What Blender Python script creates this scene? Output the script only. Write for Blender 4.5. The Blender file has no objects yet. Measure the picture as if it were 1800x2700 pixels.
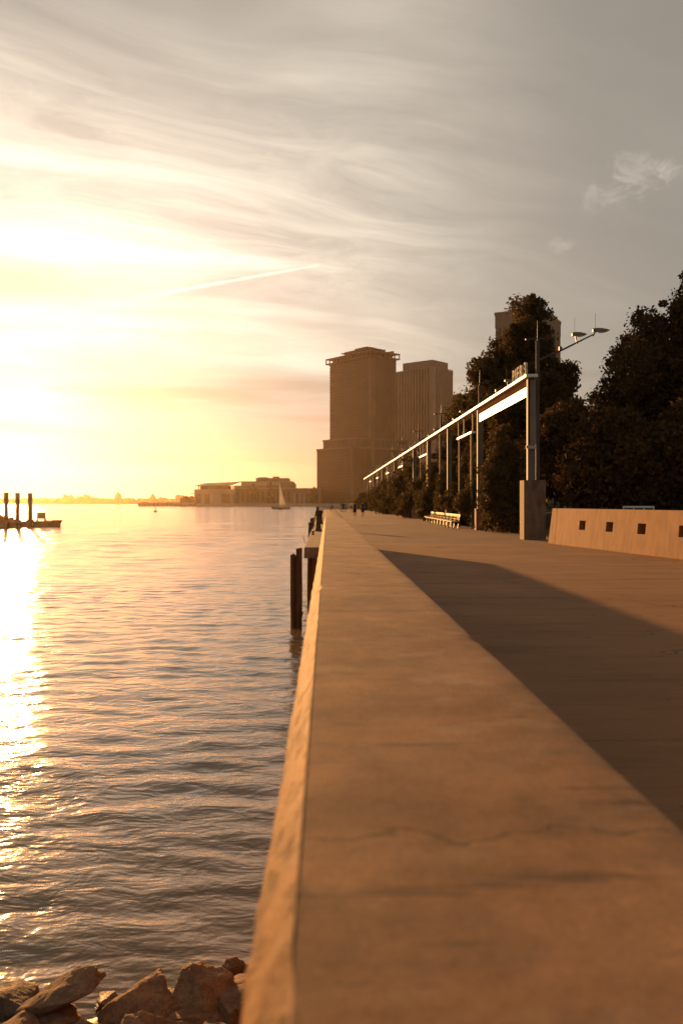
import bpy, bmesh, math, random
import numpy as np
from mathutils import Vector, Matrix
R = math.radians
scene = bpy.context.scene
COL = scene.collection

# ------------------------------------------------------------------ camera
YAW = R(0.97)                       # the sea wall runs along +Y; the camera looks a little to its right
EYE = 1.6                           # camera height over the promenade (z = 0)
WATER = -2.8
F = 2250.0                          # focal length in pixels of the 1800 x 2700 photograph
cam = bpy.data.cameras.new('camera')
cam.sensor_fit = 'VERTICAL'; cam.sensor_height = 36.0; cam.sensor_width = 24.0
cam.lens = 36.0 * F / 2700.0
cam.shift_y = -25.0 / 2700.0
cam.clip_start = 0.05; cam.clip_end = 60000
cam.dof.use_dof = True; cam.dof.focus_distance = 45.0; cam.dof.aperture_fstop = 2.6
camo = bpy.data.objects.new('camera', cam); COL.objects.link(camo)
camo.location = (0, 0, EYE); camo.rotation_euler = (R(90), 0, -YAW)
scene.camera = camo

# ------------------------------------------------------------------ light
SUN_EL = R(5.4)
SUN_AZ = R(-20.3)                   # from +Y, negative towards -X
SUN = Vector((math.sin(SUN_AZ) * math.cos(SUN_EL), math.cos(SUN_AZ) * math.cos(SUN_EL), math.sin(SUN_EL)))
sl = bpy.data.lights.new('sun', 'SUN'); sl.energy = 5.0; sl.angle = R(0.55); sl.color = (1.0, 0.465, 0.145)
so = bpy.data.objects.new('sun', sl); COL.objects.link(so)
so.rotation_euler = (-SUN).to_track_quat('-Z', 'Y').to_euler(); so.location = (-60, 150, 60)

class NT:
    """small helper that writes node graphs"""
    def __init__(s, tree): s.t = tree; s.n = tree.nodes; s.l = tree.links
    def add(s, kind, **kw):
        nd = s.n.new(kind)
        for k, v in kw.items(): setattr(nd, k, v)
        return nd
    def put(s, sock, v):
        if v is None: return
        if isinstance(v, bpy.types.NodeSocket): s.l.new(v, sock)
        else: sock.default_value = v
    def m(s, op, a, b=None, c=None, clamp=False):
        nd = s.add('ShaderNodeMath', operation=op, use_clamp=clamp)
        for i, v in enumerate((a, b, c)): s.put(nd.inputs[i], v)
        return nd.outputs[0]
    def vm(s, op, a, b=None):
        nd = s.add('ShaderNodeVectorMath', operation=op)
        s.put(nd.inputs[0], a); s.put(nd.inputs[1], b)
        return nd.outputs['Value'] if op in ('DOT_PRODUCT', 'LENGTH', 'DISTANCE') else nd.outputs[0]
    def xyz(s, x, y, z):
        nd = s.add('ShaderNodeCombineXYZ')
        for i, v in enumerate((x, y, z)): s.put(nd.inputs[i], v)
        return nd.outputs[0]
    def sep(s, v):
        nd = s.add('ShaderNodeSeparateXYZ'); s.l.new(v, nd.inputs[0]); return nd.outputs
    def noise(s, vec, scale, detail=3.0, rough=0.55, dist=0.0):
        nd = s.add('ShaderNodeTexNoise'); s.put(nd.inputs['Vector'], vec)
        nd.inputs['Scale'].default_value = scale; nd.inputs['Detail'].default_value = detail
        nd.inputs['Roughness'].default_value = rough; nd.inputs['Distortion'].default_value = dist
        return nd.outputs['Fac']
    def step(s, v, lo, hi, a=0.0, b=1.0):
        nd = s.add('ShaderNodeMapRange', interpolation_type='SMOOTHSTEP')
        s.put(nd.inputs[0], v); nd.inputs[1].default_value = lo; nd.inputs[2].default_value = hi
        nd.inputs[3].default_value = a; nd.inputs[4].default_value = b
        return nd.outputs[0]
    def mix(s, f, a, b, blend='MIX'):
        nd = s.add('ShaderNodeMix', data_type='RGBA', blend_type=blend)
        s.put(nd.inputs[0], f)
        for sock, v in ((nd.inputs[6], a), (nd.inputs[7], b)):
            if not isinstance(v, bpy.types.NodeSocket) and len(v) == 3: v = (*v, 1.0)
            s.put(sock, v)
        return nd.outputs[2]
    def scale(s, c, f):
        nd = s.add('ShaderNodeVectorMath', operation='SCALE'); s.put(nd.inputs[0], c); s.put(nd.inputs['Scale'], f)
        return nd.outputs[0]

# ------------------------------------------------------------------ world: hazy evening sky with cirrus
world = bpy.data.worlds.new('World'); scene.world = world; world.use_nodes = True
def build_world():
    t = world.node_tree; t.nodes.clear(); w = NT(t)
    out = w.add('ShaderNodeOutputWorld'); bg = w.add('ShaderNodeBackground'); t.links.new(bg.outputs[0], out.inputs[0])
    sky = w.add('ShaderNodeTexSky', sky_type='NISHITA')
    sky.sun_disc = False; sky.sun_elevation = SUN_EL; sky.sun_rotation = SUN_AZ
    sky.altitude = 0; sky.air_density = 1.0; sky.dust_density = 0.9; sky.ozone_density = 1.0
    d = w.add('ShaderNodeTexCoord').outputs['Generated']
    d = w.vm('NORMALIZE', d)
    X, Y, Z = w.sep(d)
    c = w.m('MAXIMUM', w.vm('DOT_PRODUCT', d, tuple(SUN)), 0.0)      # cosine of the angle to the sun
    g1 = w.m('POWER', c, 4.5); g2 = w.m('POWER', c, 45.0); g3 = w.m('POWER', c, 400.0)
    # a thick summer haze: less colour high up, a softer fall of brightness away from the sun
    hs = w.add('ShaderNodeHueSaturation'); w.put(hs.inputs['Saturation'], w.step(Z, 0.0, 0.65, 0.46, 0.16))
    t.links.new(sky.outputs[0], hs.inputs['Color'])
    r, g, b = w.sep(hs.outputs[0])
    soft = lambda q, k: w.m('MULTIPLY', w.m('POWER', w.m('DIVIDE', w.m('MAXIMUM', q, 0.0), 1.8), HAZY), 1.8 * k)
    base = w.xyz(soft(r, 1.10), soft(g, 0.98), soft(b, 0.82))
    glow = w.m('ADD', w.m('MULTIPLY', g1, GLOW[0]), w.m('ADD', w.m('MULTIPLY', g2, GLOW[1]), w.m('MULTIPLY', g3, GLOW[2])))
    base = w.vm('ADD', base, w.scale((1.0, 0.95, 0.88), glow))
    # cirrus on a plane high above
    zz = w.m('ADD', w.m('MAXIMUM', Z, 0.0), 0.10)
    px = w.m('DIVIDE', X, zz); py = w.m('DIVIDE', Y, zz)
    a = R(-27)
    u = w.m('ADD', w.m('MULTIPLY', px, math.cos(a)), w.m('MULTIPLY', py, -math.sin(a)))
    v = w.m('ADD', w.m('MULTIPLY', px, math.sin(a)), w.m('MULTIPLY', py, math.cos(a)))
    warp = w.noise(w.xyz(u, v, 3.1), 0.42, 2.0)
    warp2 = w.noise(w.xyz(u, v, 9.7), 1.7, 3.0)
    v2 = w.m('ADD', v, w.m('ADD', w.m('MULTIPLY', warp, 1.3), w.m('MULTIPLY', warp2, 0.22)))
    u2 = w.m('ADD', u, w.m('MULTIPLY', warp2, 0.7))
    fine = w.noise(w.xyz(w.m('MULTIPLY', u2, 0.36), w.m('MULTIPLY', v2, 1.55), 9.2), 1.15, 8.0, 0.60)
    wide = w.noise(w.xyz(w.m('MULTIPLY', u, 0.55), w.m('MULTIPLY', v2, 1.15), 17.3), 0.85, 4.0, 0.5)
    puffy = w.noise(w.xyz(u2, v2, 2.0), 2.6, 7.0, 0.62)
    dens = w.m('MULTIPLY', w.step(fine, 0.36, 0.72), w.step(wide, 0.38, 0.62))
    soft_ = w.m('MULTIPLY', w.step(wide, 0.36, 0.66), w.step(puffy, 0.25, 0.75, 0.25, 0.85))
    dens = w.m('MAXIMUM', w.m('MULTIPLY', dens, 0.95), w.m('MULTIPLY', soft_, 0.75))
    dens = w.m('MULTIPLY', dens, w.step(Z, 0.06, 0.30, 0.10, 1.0))
    dens = w.m('MULTIPLY', dens, w.step(w.m('ADD', X, w.m('MULTIPLY', wide, 0.35)), 0.48, 0.22, 0.18, 1.0))      # the sheet of cirrus ends towards the north
    gain = w.m('ADD', 1.9, w.m('MULTIPLY', g1, 0.6))
    bright = w.vm('MULTIPLY', w.vm('ADD', w.scale(base, gain), (0.25, 0.20, 0.14)), (1.0, 0.97, 0.92))
    bright2 = w.vm('ADD', w.scale(base, 1.6), (2.0, 1.75, 1.4))
    base = w.mix(dens, w.scale(base, 0.88), bright)
    # long flat banks low over the horizon
    low = w.noise(w.xyz(w.m('MULTIPLY', w.m('DIVIDE', X, w.m('MAXIMUM', Y, 0.05)), 1.4), w.m('MULTIPLY', Z, 15.0), 1.7), 2.3, 4.0, 0.5)
    lowm = w.m('MULTIPLY', w.step(low, 0.46, 0.66), w.m('MULTIPLY', w.step(Z, 0.03, 0.08), w.step(Z, 0.22, 0.11)))
    base = w.mix(w.m('MULTIPLY', lowm, 0.55), base, w.vm('MULTIPLY', base, (0.66, 0.58, 0.50)))
    base = w.vm('MULTIPLY', base, w.xyz(w.step(Z, 0.0, 0.11, 0.86, 1.0), w.step(Z, 0.0, 0.14, 0.62, 1.0), w.step(Z, 0.0, 0.14, 0.50, 1.0)))      # reddening through the long path near the horizon
    # a condensation trail and a few scraps of cumulus
    def dirpx(x, y):
        q = Vector(((x - 900) / F, 1.0, (1325 - y) / F)); q.rotate(Matrix.Rotation(-YAW, 3, 'Z')); return q.normalized()
    p0, p1 = dirpx(310, 795), dirpx(850, 697)
    nrm = p0.cross(p1).normalized(); ax = (p1 - p0).normalized()
    off = w.m('ABSOLUTE', w.vm('DOT_PRODUCT', d, tuple(nrm)))
    al = w.m('DIVIDE', w.m('SUBTRACT', w.vm('DOT_PRODUCT', d, tuple(ax)), p0.dot(ax)), (p1 - p0).length)
    brk = w.noise(w.xyz(w.m('MULTIPLY', al, 9.0), 0.0, 0.0), 1.3, 3.0)
    wid = w.m('MULTIPLY', w.step(brk, 0.25, 0.7, 0.55, 1.25), w.step(al, 0.0, 1.0, 0.0034, 0.0021))
    tr = w.m('SUBTRACT', 1.0, w.m('DIVIDE', off, wid), clamp=True)
    tr = w.m('MULTIPLY', tr, w.m('MULTIPLY', w.step(al, 0.0, 0.25), w.step(al, 1.0, 0.97)))
    tr = w.m('MULTIPLY', tr, w.step(w.vm('DOT_PRODUCT', d, tuple(p0)), 0.5, 0.6))
    base = w.mix(w.m('MULTIPLY', tr, 0.9), base, bright2)
    puff = w.noise(w.vm('MULTIPLY', d, (1.0, 1.0, 1.3)), 34.0, 8.0, 0.68, 0.6)
    for (x, y, rad) in ((1610, 520, 0.045), (1690, 450, 0.050), (1490, 648, 0.026), (1760, 455, 0.03)):
        q = dirpx(x, y)
        dd = w.vm('SUBTRACT', d, tuple(q)); dx, dy, dz = w.sep(dd)
        r2 = w.m('SQRT', w.m('ADD', w.m('ADD', w.m('MULTIPLY', dx, dx), w.m('MULTIPLY', dy, dy)), w.m('MULTIPLY', w.m('MULTIPLY', dz, dz), 2.4)))
        k = w.m('MULTIPLY', w.m('SUBTRACT', 1.0, w.m('DIVIDE', r2, rad), clamp=True), 1.0)
        k = w.step(w.m('ADD', w.m('MULTIPLY', k, 0.35), puff), 0.60, 0.88)
        k = w.m('MULTIPLY', k, w.step(r2, rad, rad * 0.55))
        base = w.mix(w.m('MULTIPLY', k, 0.22), base, bright2)
    t.links.new(base, bg.inputs['Color']); bg.inputs['Strength'].default_value = SKY
GLOW = (1.15, 0.5, 2.0)
HAZY = 0.40
SKY = 0.075
build_world()

vs = scene.view_settings
scene.display_settings.display_device = 'sRGB'
world.cycles.sampling_method = 'MANUAL'; world.cycles.sample_map_resolution = 512
vs.view_transform = 'Standard'; vs.look = 'None'; vs.gamma = 1.0; vs.use_curve_mapping = False
vs.exposure = 0.95

scene.render.engine = 'CYCLES'
scene.cycles.use_denoising = True
scene.cycles.max_bounces = 7; scene.cycles.diffuse_bounces = 3; scene.cycles.glossy_bounces = 3
scene.cycles.transmission_bounces = 4; scene.cycles.transparent_max_bounces = 6; scene.cycles.volume_bounces = 0
scene.cycles.sample_clamp_indirect = 6.0

# ------------------------------------------------------------------ mesh helpers
rng = np.random.default_rng(7)
def cw(xr, yd):                     # (right of, ahead of) the camera -> world X, Y
    return (xr * math.cos(YAW) + yd * math.sin(YAW), -xr * math.sin(YAW) + yd * math.cos(YAW))

class MB:
    """collects shapes; build() links them as ONE mesh object"""
    def __init__(s): s.v = []; s.f = []
    def add(s, vs_, fs):
        o = len(s.v); s.v += [tuple(p) for p in vs_]; s.f += [tuple(i + o for i in f) for f in fs]; return s
    def box(s, x0, x1, y0, y1, z0, z1):
        return s.add([(x0,y0,z0),(x1,y0,z0),(x1,y1,z0),(x0,y1,z0),(x0,y0,z1),(x1,y0,z1),(x1,y1,z1),(x0,y1,z1)],
                     [(3,2,1,0),(4,5,6,7),(0,1,5,4),(1,2,6,5),(2,3,7,6),(3,0,4,7)])
    def bar(s, a, b, w, h=None, up=(0,0,1)):       # rectangular bar from a to b
        h = h or w; a = Vector(a); b = Vector(b); d = (b - a).normalized(); up = Vector(up)
        if abs(d.dot(up)) > 0.99: up = Vector((0,1,0))
        r = d.cross(up).normalized() * (w / 2); q = r.cross(d).normalized() * (h / 2)
        pts = [p + sx * r + sz * q for p in (a, b) for sx, sz in ((-1,-1),(1,-1),(1,1),(-1,1))]
        return s.add(pts, [(0,1,2,3),(7,6,5,4),(0,4,5,1),(1,5,6,2),(2,6,7,3),(3,7,4,0)])
    def tube(s, pts, rad, n=8, cap=True):
        pts = [Vector(p) for p in pts]; rad = rad if hasattr(rad, '__len__') else [rad] * len(pts)
        rings = []
        for i, p in enumerate(pts):
            d = (pts[min(i+1, len(pts)-1)] - pts[max(i-1, 0)]).normalized()
            ref = Vector((0,0,1)) if abs(d.z) < 0.9 else Vector((1,0,0))
            a = d.cross(ref).normalized(); b = d.cross(a).normalized()
            rings.append([p + rad[i] * (math.cos(t) * a + math.sin(t) * b) for t in [2*math.pi*k/n for k in range(n)]])
        vs_ = [q for r in rings for q in r]; fs = []
        for i in range(len(rings) - 1):
            for k in range(n): fs.append((i*n+k, i*n+(k+1)%n, (i+1)*n+(k+1)%n, (i+1)*n+k))
        if cap: fs.append(tuple(range(n-1, -1, -1))); fs.append(tuple(range((len(rings)-1)*n, len(rings)*n)))
        return s.add(vs_, fs)
    def loft(s, rings, cap=True):
        n = len(rings[0]); vs_ = [q for r in rings for q in r]; fs = []
        for i in range(len(rings) - 1):
            for k in range(n): fs.append((i*n+k, i*n+(k+1)%n, (i+1)*n+(k+1)%n, (i+1)*n+k))
        if cap: fs.append(tuple(range(n-1, -1, -1))); fs.append(tuple(range((len(rings)-1)*n, len(rings)*n)))
        return s.add(vs_, fs)
    def prism(s, poly, axis, a, b):                # polygon extruded along an axis from a to b
        def mk(p, t): return {'x': (t, p[0], p[1]), 'y': (p[0], t, p[1]), 'z': (p[0], p[1], t)}[axis]
        n = len(poly)
        return s.add([mk(p, a) for p in poly] + [mk(p, b) for p in poly],
                     [tuple(range(n-1,-1,-1)), tuple(range(n, 2*n))] + [(k, (k+1)%n, n+(k+1)%n, n+k) for k in range(n)])
    def build(s, name, mat, parent=None, smooth=False, local=False, bevel=0.0):
        me = bpy.data.meshes.new(name)
        off = Vector((0,0,0))
        p = parent
        while p is not None and not local: off = off + p.location; p = p.parent
        me.from_pydata([(q[0]-off.x, q[1]-off.y, q[2]-off.z) for q in s.v], [], s.f); me.update()
        bm = bmesh.new(); bm.from_mesh(me); bmesh.ops.recalc_face_normals(bm, faces=bm.faces)
        if bevel: bmesh.ops.bevel(bm, geom=[e for e in bm.edges if e.calc_face_angle(0) > 0.6], offset=bevel, segments=2, affect='EDGES', profile=0.6)
        bm.to_mesh(me); bm.free()
        if smooth: me.polygons.foreach_set('use_smooth', [True] * len(me.polygons))
        return link(name, me, mat, parent)
def link(name, me, mat, parent=None):
    o = bpy.data.objects.new(name, me); COL.objects.link(o)
    if mat is not None and not me.materials: me.materials.append(mat)
    if parent is not None: o.parent = parent
    return o
def share(src, loc, name=None, rot=None, scale=None):   # another piece with the same mesh data
    o = bpy.data.objects.new(name or src.name.split('.')[0], src.data); COL.objects.link(o); o.parent = src.parent
    o.location = loc
    if rot: o.rotation_euler = rot
    if scale: o.scale = scale
    return o
def thing(name, label, cat, loc=(0,0,0), rz=0.0, group=None):
    o = bpy.data.objects.new(name, None); COL.objects.link(o); o.empty_display_size = 0.2
    o.location = loc; o.rotation_euler = (0, 0, rz); return tag(o, label, cat, group)
def tag(o, label, cat, group=None):
    o['label'] = label; o['category'] = cat
    if group: o['group'] = group
    return o
def struct(o): o['kind'] = 'structure'; return o
def stuff(o): o['kind'] = 'stuff'; return o
def dup(root, loc, label=None, rz=None):
    r = root.copy(); COL.objects.link(r); r.location = loc
    if rz is not None: r.rotation_euler = (0, 0, rz)
    if label: r['label'] = label
    for ch in list(root.children):
        c = ch.copy(); COL.objects.link(c); c.parent = r
        for g in list(ch.children):
            e = g.copy(); COL.objects.link(e); e.parent = c
    return r
def npmesh(name, V, Fq):
    me = bpy.data.meshes.new(name); V = np.asarray(V, dtype=np.float32); Fq = np.asarray(Fq, dtype=np.int32); k = Fq.shape[1]
    me.vertices.add(len(V)); me.vertices.foreach_set('co', V.ravel())
    me.loops.add(Fq.size); me.loops.foreach_set('vertex_index', Fq.ravel())
    me.polygons.add(len(Fq)); me.polygons.foreach_set('loop_start', np.arange(0, Fq.size, k, dtype=np.int32))
    me.polygons.foreach_set('loop_total', np.full(len(Fq), k, dtype=np.int32)); me.update(calc_edges=True)
    return me
def vnoise(p, seed=0, octaves=4):                  # cheap smooth noise built from waves, p: (n,3)
    g = np.random.default_rng(seed); out = np.zeros(len(p)); amp = 1.0; fr = 1.0
    for o in range(octaves):
        for _ in range(5):
            k = g.normal(size=3) * fr * 1.6; out += amp * np.sin(p @ k + g.uniform(0, 6.28)) / 3.2
        amp *= 0.55; fr *= 2.0
    return out

# ------------------------------------------------------------------ materials
def mat(name, c1, c2=None, rough=0.8, scale=2.0, bump=0.0, bscale=20.0, stretch=(1,1,1), metal=0.0, spec=0.4, trans=0.0, objvar=0.0, lo=0.35, hi=0.65):
    m_ = bpy.data.materials.new(name); m_.use_nodes = True; t = m_.node_tree; w = NT(t)
    b = t.nodes['Principled BSDF']; pos = w.add('ShaderNodeNewGeometry').outputs['Position']
    p = w.vm('MULTIPLY', pos, stretch)
    c2 = c2 or c1
    f = w.step(w.noise(p, scale, 5.0, 0.6), lo, hi)
    col = w.mix(f, c1, c2)
    if objvar:
        rnd = w.add('ShaderNodeObjectInfo').outputs['Random']
        col = w.scale(col, w.m('ADD', 1.0 - objvar, w.m('MULTIPLY', rnd, 2 * objvar)))
    t.links.new(col, b.inputs['Base Color'])
    b.inputs['Roughness'].default_value = rough; b.inputs['Metallic'].default_value = metal
    b.inputs['Specular IOR Level'].default_value = spec
    if bump:
        bp = w.add('ShaderNodeBump'); bp.inputs['Strength'].default_value = 1.0; bp.inputs['Distance'].default_value = bump
        t.links.new(w.noise(p, bscale, 6.0, 0.65), bp.inputs['Height']); t.links.new(bp.outputs[0], b.inputs['Normal'])
    if trans:
        tl = w.add('ShaderNodeBsdfTranslucent'); t.links.new(col, tl.inputs['Color'])
        mx = w.add('ShaderNodeMixShader'); mx.inputs[0].default_value = trans
        t.links.new(b.outputs[0], mx.inputs[1]); t.links.new(tl.outputs[0], mx.inputs[2])
        t.links.new(mx.outputs[0], t.nodes['Material Output'].inputs['Surface'])
    return m_
def concrete_wall_mat():                            # weathered cast concrete: blotches, transverse cracks, dark drips
    m_ = bpy.data.materials.new('weathered concrete'); m_.use_nodes = True; t = m_.node_tree; w = NT(t)
    b = t.nodes['Principled BSDF']; pos = w.add('ShaderNodeNewGeometry').outputs['Position']
    X, Y, Z = w.sep(pos)
    big = w.step(w.noise(pos, 1.1, 5.0, 0.6), 0.34, 0.68)
    mid = w.step(w.noise(pos, 5.5, 6.0, 0.65), 0.36, 0.66)
    col = w.mix(big, (0.285, 0.142, 0.064), (0.385, 0.202, 0.094))
    col = w.mix(w.m('MULTIPLY', mid, 0.6), col, (0.23, 0.135, 0.075))
    # stains that run across the wall
    wob = w.m('MULTIPLY', w.m('SUBTRACT', w.noise(pos, 2.2, 3.0), 0.5), 0.5)
    st = w.noise(w.xyz(w.m('MULTIPLY', X, 0.9), w.m('ADD', w.m('MULTIPLY', Y, 5.0), wob), Z), 1.25, 5.0, 0.62)
    sm = w.m('MULTIPLY', w.step(st, 0.54, 0.72), 0.55)
    col = w.mix(sm, col, (0.17, 0.115, 0.085))
    pale = w.m('MULTIPLY', w.step(w.noise(w.xyz(w.m('MULTIPLY', X, 1.5), w.m('MULTIPLY', Y, 3.0), 4.0), 1.6, 4.0), 0.58, 0.72), 0.35)
    # hairline dark streaks across the top
    hs_ = w.noise(w.xyz(w.m('MULTIPLY', X, 1.1), w.m('ADD', w.m('MULTIPLY', Y, 9.0), wob), w.m('MULTIPLY', Z, 3.0)), 1.9, 6.0, 0.6)
    hl = w.m('MULTIPLY', w.step(hs_, 0.605, 0.66), w.step(w.noise(pos, 0.8, 2.0), 0.40, 0.56))
    col = w.mix(w.m('MULTIPLY', hl, 0.7), col, (0.10, 0.06, 0.04))
    # the broken arris is darker where dirt sits in it
    dirt = w.m('MULTIPLY', w.step(w.noise(w.xyz(w.m('MULTIPLY', X, 6.0), w.m('MULTIPLY', Y, 3.0), w.m('MULTIPLY', Z, 6.0)), 3.0, 7.0, 0.72), 0.52, 0.66), w.step(X, -0.02, -0.05))
    arris = w.m('MULTIPLY', w.step(X, -0.040, -0.050), w.step(Z, 0.80, 0.84))
    col = w.mix(w.m('MULTIPLY', arris, 0.85), col, (0.19, 0.088, 0.030))      # bare aggregate tone, darkened to hold down the sun on this face
    col = w.mix(w.m('MULTIPLY', dirt, 0.75), col, (0.06, 0.03, 0.014))
    col = w.mix(pale, col, (0.48, 0.335, 0.21))
    # cracks
    wv = w.vm('ADD', w.xyz(w.m('MULTIPLY', X, 0.55), w.m('MULTIPLY', Y, 1.0), 0.0),
              w.scale(w.xyz(w.noise(pos, 3.2, 4.0), w.noise(w.vm('ADD', pos, (7.0, 3.0, 1.0)), 3.2, 4.0), 0.0), 0.55))
    vo = w.add('ShaderNodeTexVoronoi', feature='DISTANCE_TO_EDGE'); t.links.new(wv, vo.inputs['Vector']); vo.inputs['Scale'].default_value = 1.0
    keep = w.step(w.noise(pos, 0.9, 2.0), 0.50, 0.60)
    crack = w.m('MULTIPLY', w.step(vo.outputs['Distance'], 0.013, 0.002), keep)
    col = w.mix(w.m('MULTIPLY', crack, 0.62), col, (0.075, 0.05, 0.035))
    col = w.scale(col, w.step(w.noise(pos, 120.0, 3.0, 0.7), 0.3, 0.7, 0.84, 1.14))
    blot = w.step(w.noise(w.vm('MULTIPLY', pos, (1.0, 0.7, 1.0)), 3.4, 7.0, 0.7), 0.30, 0.72, 0.70, 1.22)
    col = w.scale(col, blot)
    # pits
    pv = w.add('ShaderNodeTexVoronoi'); t.links.new(pos, pv.inputs['Vector']); pv.inputs['Scale'].default_value = 13.0
    pit = w.m('MULTIPLY', w.step(pv.outputs['Distance'], 0.10, 0.04), w.step(w.noise(pos, 3.0), 0.55, 0.7))
    col = w.mix(w.m('MULTIPLY', pit, 0.8), col, (0.08, 0.055, 0.04))
    t.links.new(col, b.inputs['Base Color']); b.inputs['Roughness'].default_value = 0.82; b.inputs['Specular IOR Level'].default_value = 0.3
    h = w.m('ADD', w.m('MULTIPLY', w.noise(pos, 9.0, 7.0, 0.62), 0.55), w.m('MULTIPLY', w.noise(pos, 55.0, 4.0, 0.6), 0.12))
    h = w.m('ADD', h, w.m('MULTIPLY', arris, w.m('ADD', w.m('MULTIPLY', w.noise(pos, 26.0, 5.0, 0.7), 3.2), w.m('MULTIPLY', dirt, -2.0))))
    h = w.m('SUBTRACT', h, w.m('ADD', w.m('MULTIPLY', crack, 0.15), w.m('MULTIPLY', pit, 0.6)))
    bp = w.add('ShaderNodeBump'); bp.inputs['Distance'].default_value = 0.0022; t.links.new(h, bp.inputs['Height'])
    t.links.new(bp.outputs[0], b.inputs['Normal'])
    return m_
def pavement_mat(name, c1, c2, c3):
    m_ = bpy.data.materials.new(name); m_.use_nodes = True; t = m_.node_tree; w = NT(t)
    b = t.nodes['Principled BSDF']; pos = w.add('ShaderNodeNewGeometry').outputs['Position']
    X, Y, Z = w.sep(pos)
    col = w.mix(w.step(w.noise(pos, 0.35, 5.0, 0.6), 0.36, 0.64), c1, c2)
    st = w.noise(w.xyz(w.m('MULTIPLY', X, 0.22), Y, 0.0), 1.5, 6.0, 0.65)
    col = w.mix(w.m('MULTIPLY', w.step(st, 0.48, 0.68), 0.7), col, c3)
    brush = w.noise(w.xyz(w.m('MULTIPLY', X, 0.5), w.m('MULTIPLY', Y, 9.0), 0.0), 1.6, 5.0, 0.65)
    col = w.scale(col, w.step(brush, 0.28, 0.72, 0.93, 1.06))
    wv = w.vm('ADD', w.xyz(w.m('MULTIPLY', X, 0.16), w.m('MULTIPLY', Y, 0.20), 0.0), w.scale(w.xyz(w.noise(pos, 0.9, 4.0), w.noise(w.vm('ADD', pos, (5.0, 9.0, 0.0)), 0.9, 4.0), 0.0), 0.35))
    vo = w.add('ShaderNodeTexVoronoi', feature='DISTANCE_TO_EDGE'); t.links.new(wv, vo.inputs['Vector']); vo.inputs['Scale'].default_value = 1.2
    col = w.mix(w.m('MULTIPLY', w.step(vo.outputs['Distance'], 0.0055, 0.001), w.m('MULTIPLY', w.step(w.noise(pos, 0.3, 2.0), 0.50, 0.60), 0.7)), col, (0.045, 0.026, 0.015))
    sp = w.step(w.noise(pos, 160.0, 2.0), 0.40, 0.62, 0.86, 1.1)
    col = w.scale(col, sp)
    gum = w.add('ShaderNodeTexVoronoi'); t.links.new(pos, gum.inputs['Vector']); gum.inputs['Scale'].default_value = 1.4
    col = w.mix(w.m('MULTIPLY', w.step(gum.outputs['Distance'], 0.075, 0.05), 0.55), col, (0.05, 0.04, 0.035))
    col = w.scale(col, w.m('ADD', 0.93, w.m('MULTIPLY', w.add('ShaderNodeObjectInfo').outputs['Random'], 0.14)))
    t.links.new(col, b.inputs['Base Color']); b.inputs['Roughness'].default_value = 0.85; b.inputs['Specular IOR Level'].default_value = 0.3
    bp = w.add('ShaderNodeBump'); bp.inputs['Distance'].default_value = 0.006
    t.links.new(w.m('ADD', w.noise(pos, 60.0, 5.0, 0.65), w.m('MULTIPLY', w.noise(pos, 3.0, 3.0), 2.0)), bp.inputs['Height']); t.links.new(bp.outputs[0], b.inputs['Normal'])
    return m_
def water_mat():
    m_ = bpy.data.materials.new('river water'); m_.use_nodes = True; t = m_.node_tree; w = NT(t)
    b = t.nodes['Principled BSDF']; pos = w.add('ShaderNodeNewGeometry').outputs['Position']
    b.inputs['Base Color'].default_value = (0.21, 0.162, 0.098, 1); b.inputs['Roughness'].default_value = 0.10; b.inputs['IOR'].default_value = 1.333
    p = w.vm('MULTIPLY', pos, (0.55, 1.0, 1.0))
    rot = w.add('ShaderNodeVectorRotate', rotation_type='Z_AXIS'); t.links.new(p, rot.inputs['Vector']); rot.inputs['Angle'].default_value = R(14)
    q = rot.outputs[0]
    h = w.m('ADD', w.m('MULTIPLY', w.noise(q, 0.16, 2.0, 0.5, 0.4), 0.10), w.m('MULTIPLY', w.noise(q, 0.8, 3.0, 0.5, 0.4), 0.070))
    h = w.m('ADD', h, w.m('MULTIPLY', w.noise(q, 2.6, 3.0, 0.55, 0.5), 0.040))
    h = w.m('ADD', h, w.m('MULTIPLY', w.noise(q, 9.0, 3.0, 0.5, 0.3), 0.010))
    X_, Y_, Z_ = w.sep(pos)
    h = w.m('MULTIPLY', h, w.step(Y_, 35.0, 120.0, 1.0, 2.6))          # rougher out in the open channel than in the lee of the wall
    bp = w.add('ShaderNodeBump'); bp.inputs['Distance'].default_value = 1.0; bp.inputs['Strength'].default_value = 1.0
    t.links.new(h, bp.inputs['Height']); t.links.new(bp.outputs[0], b.inputs['Normal'])
    return m_
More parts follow.
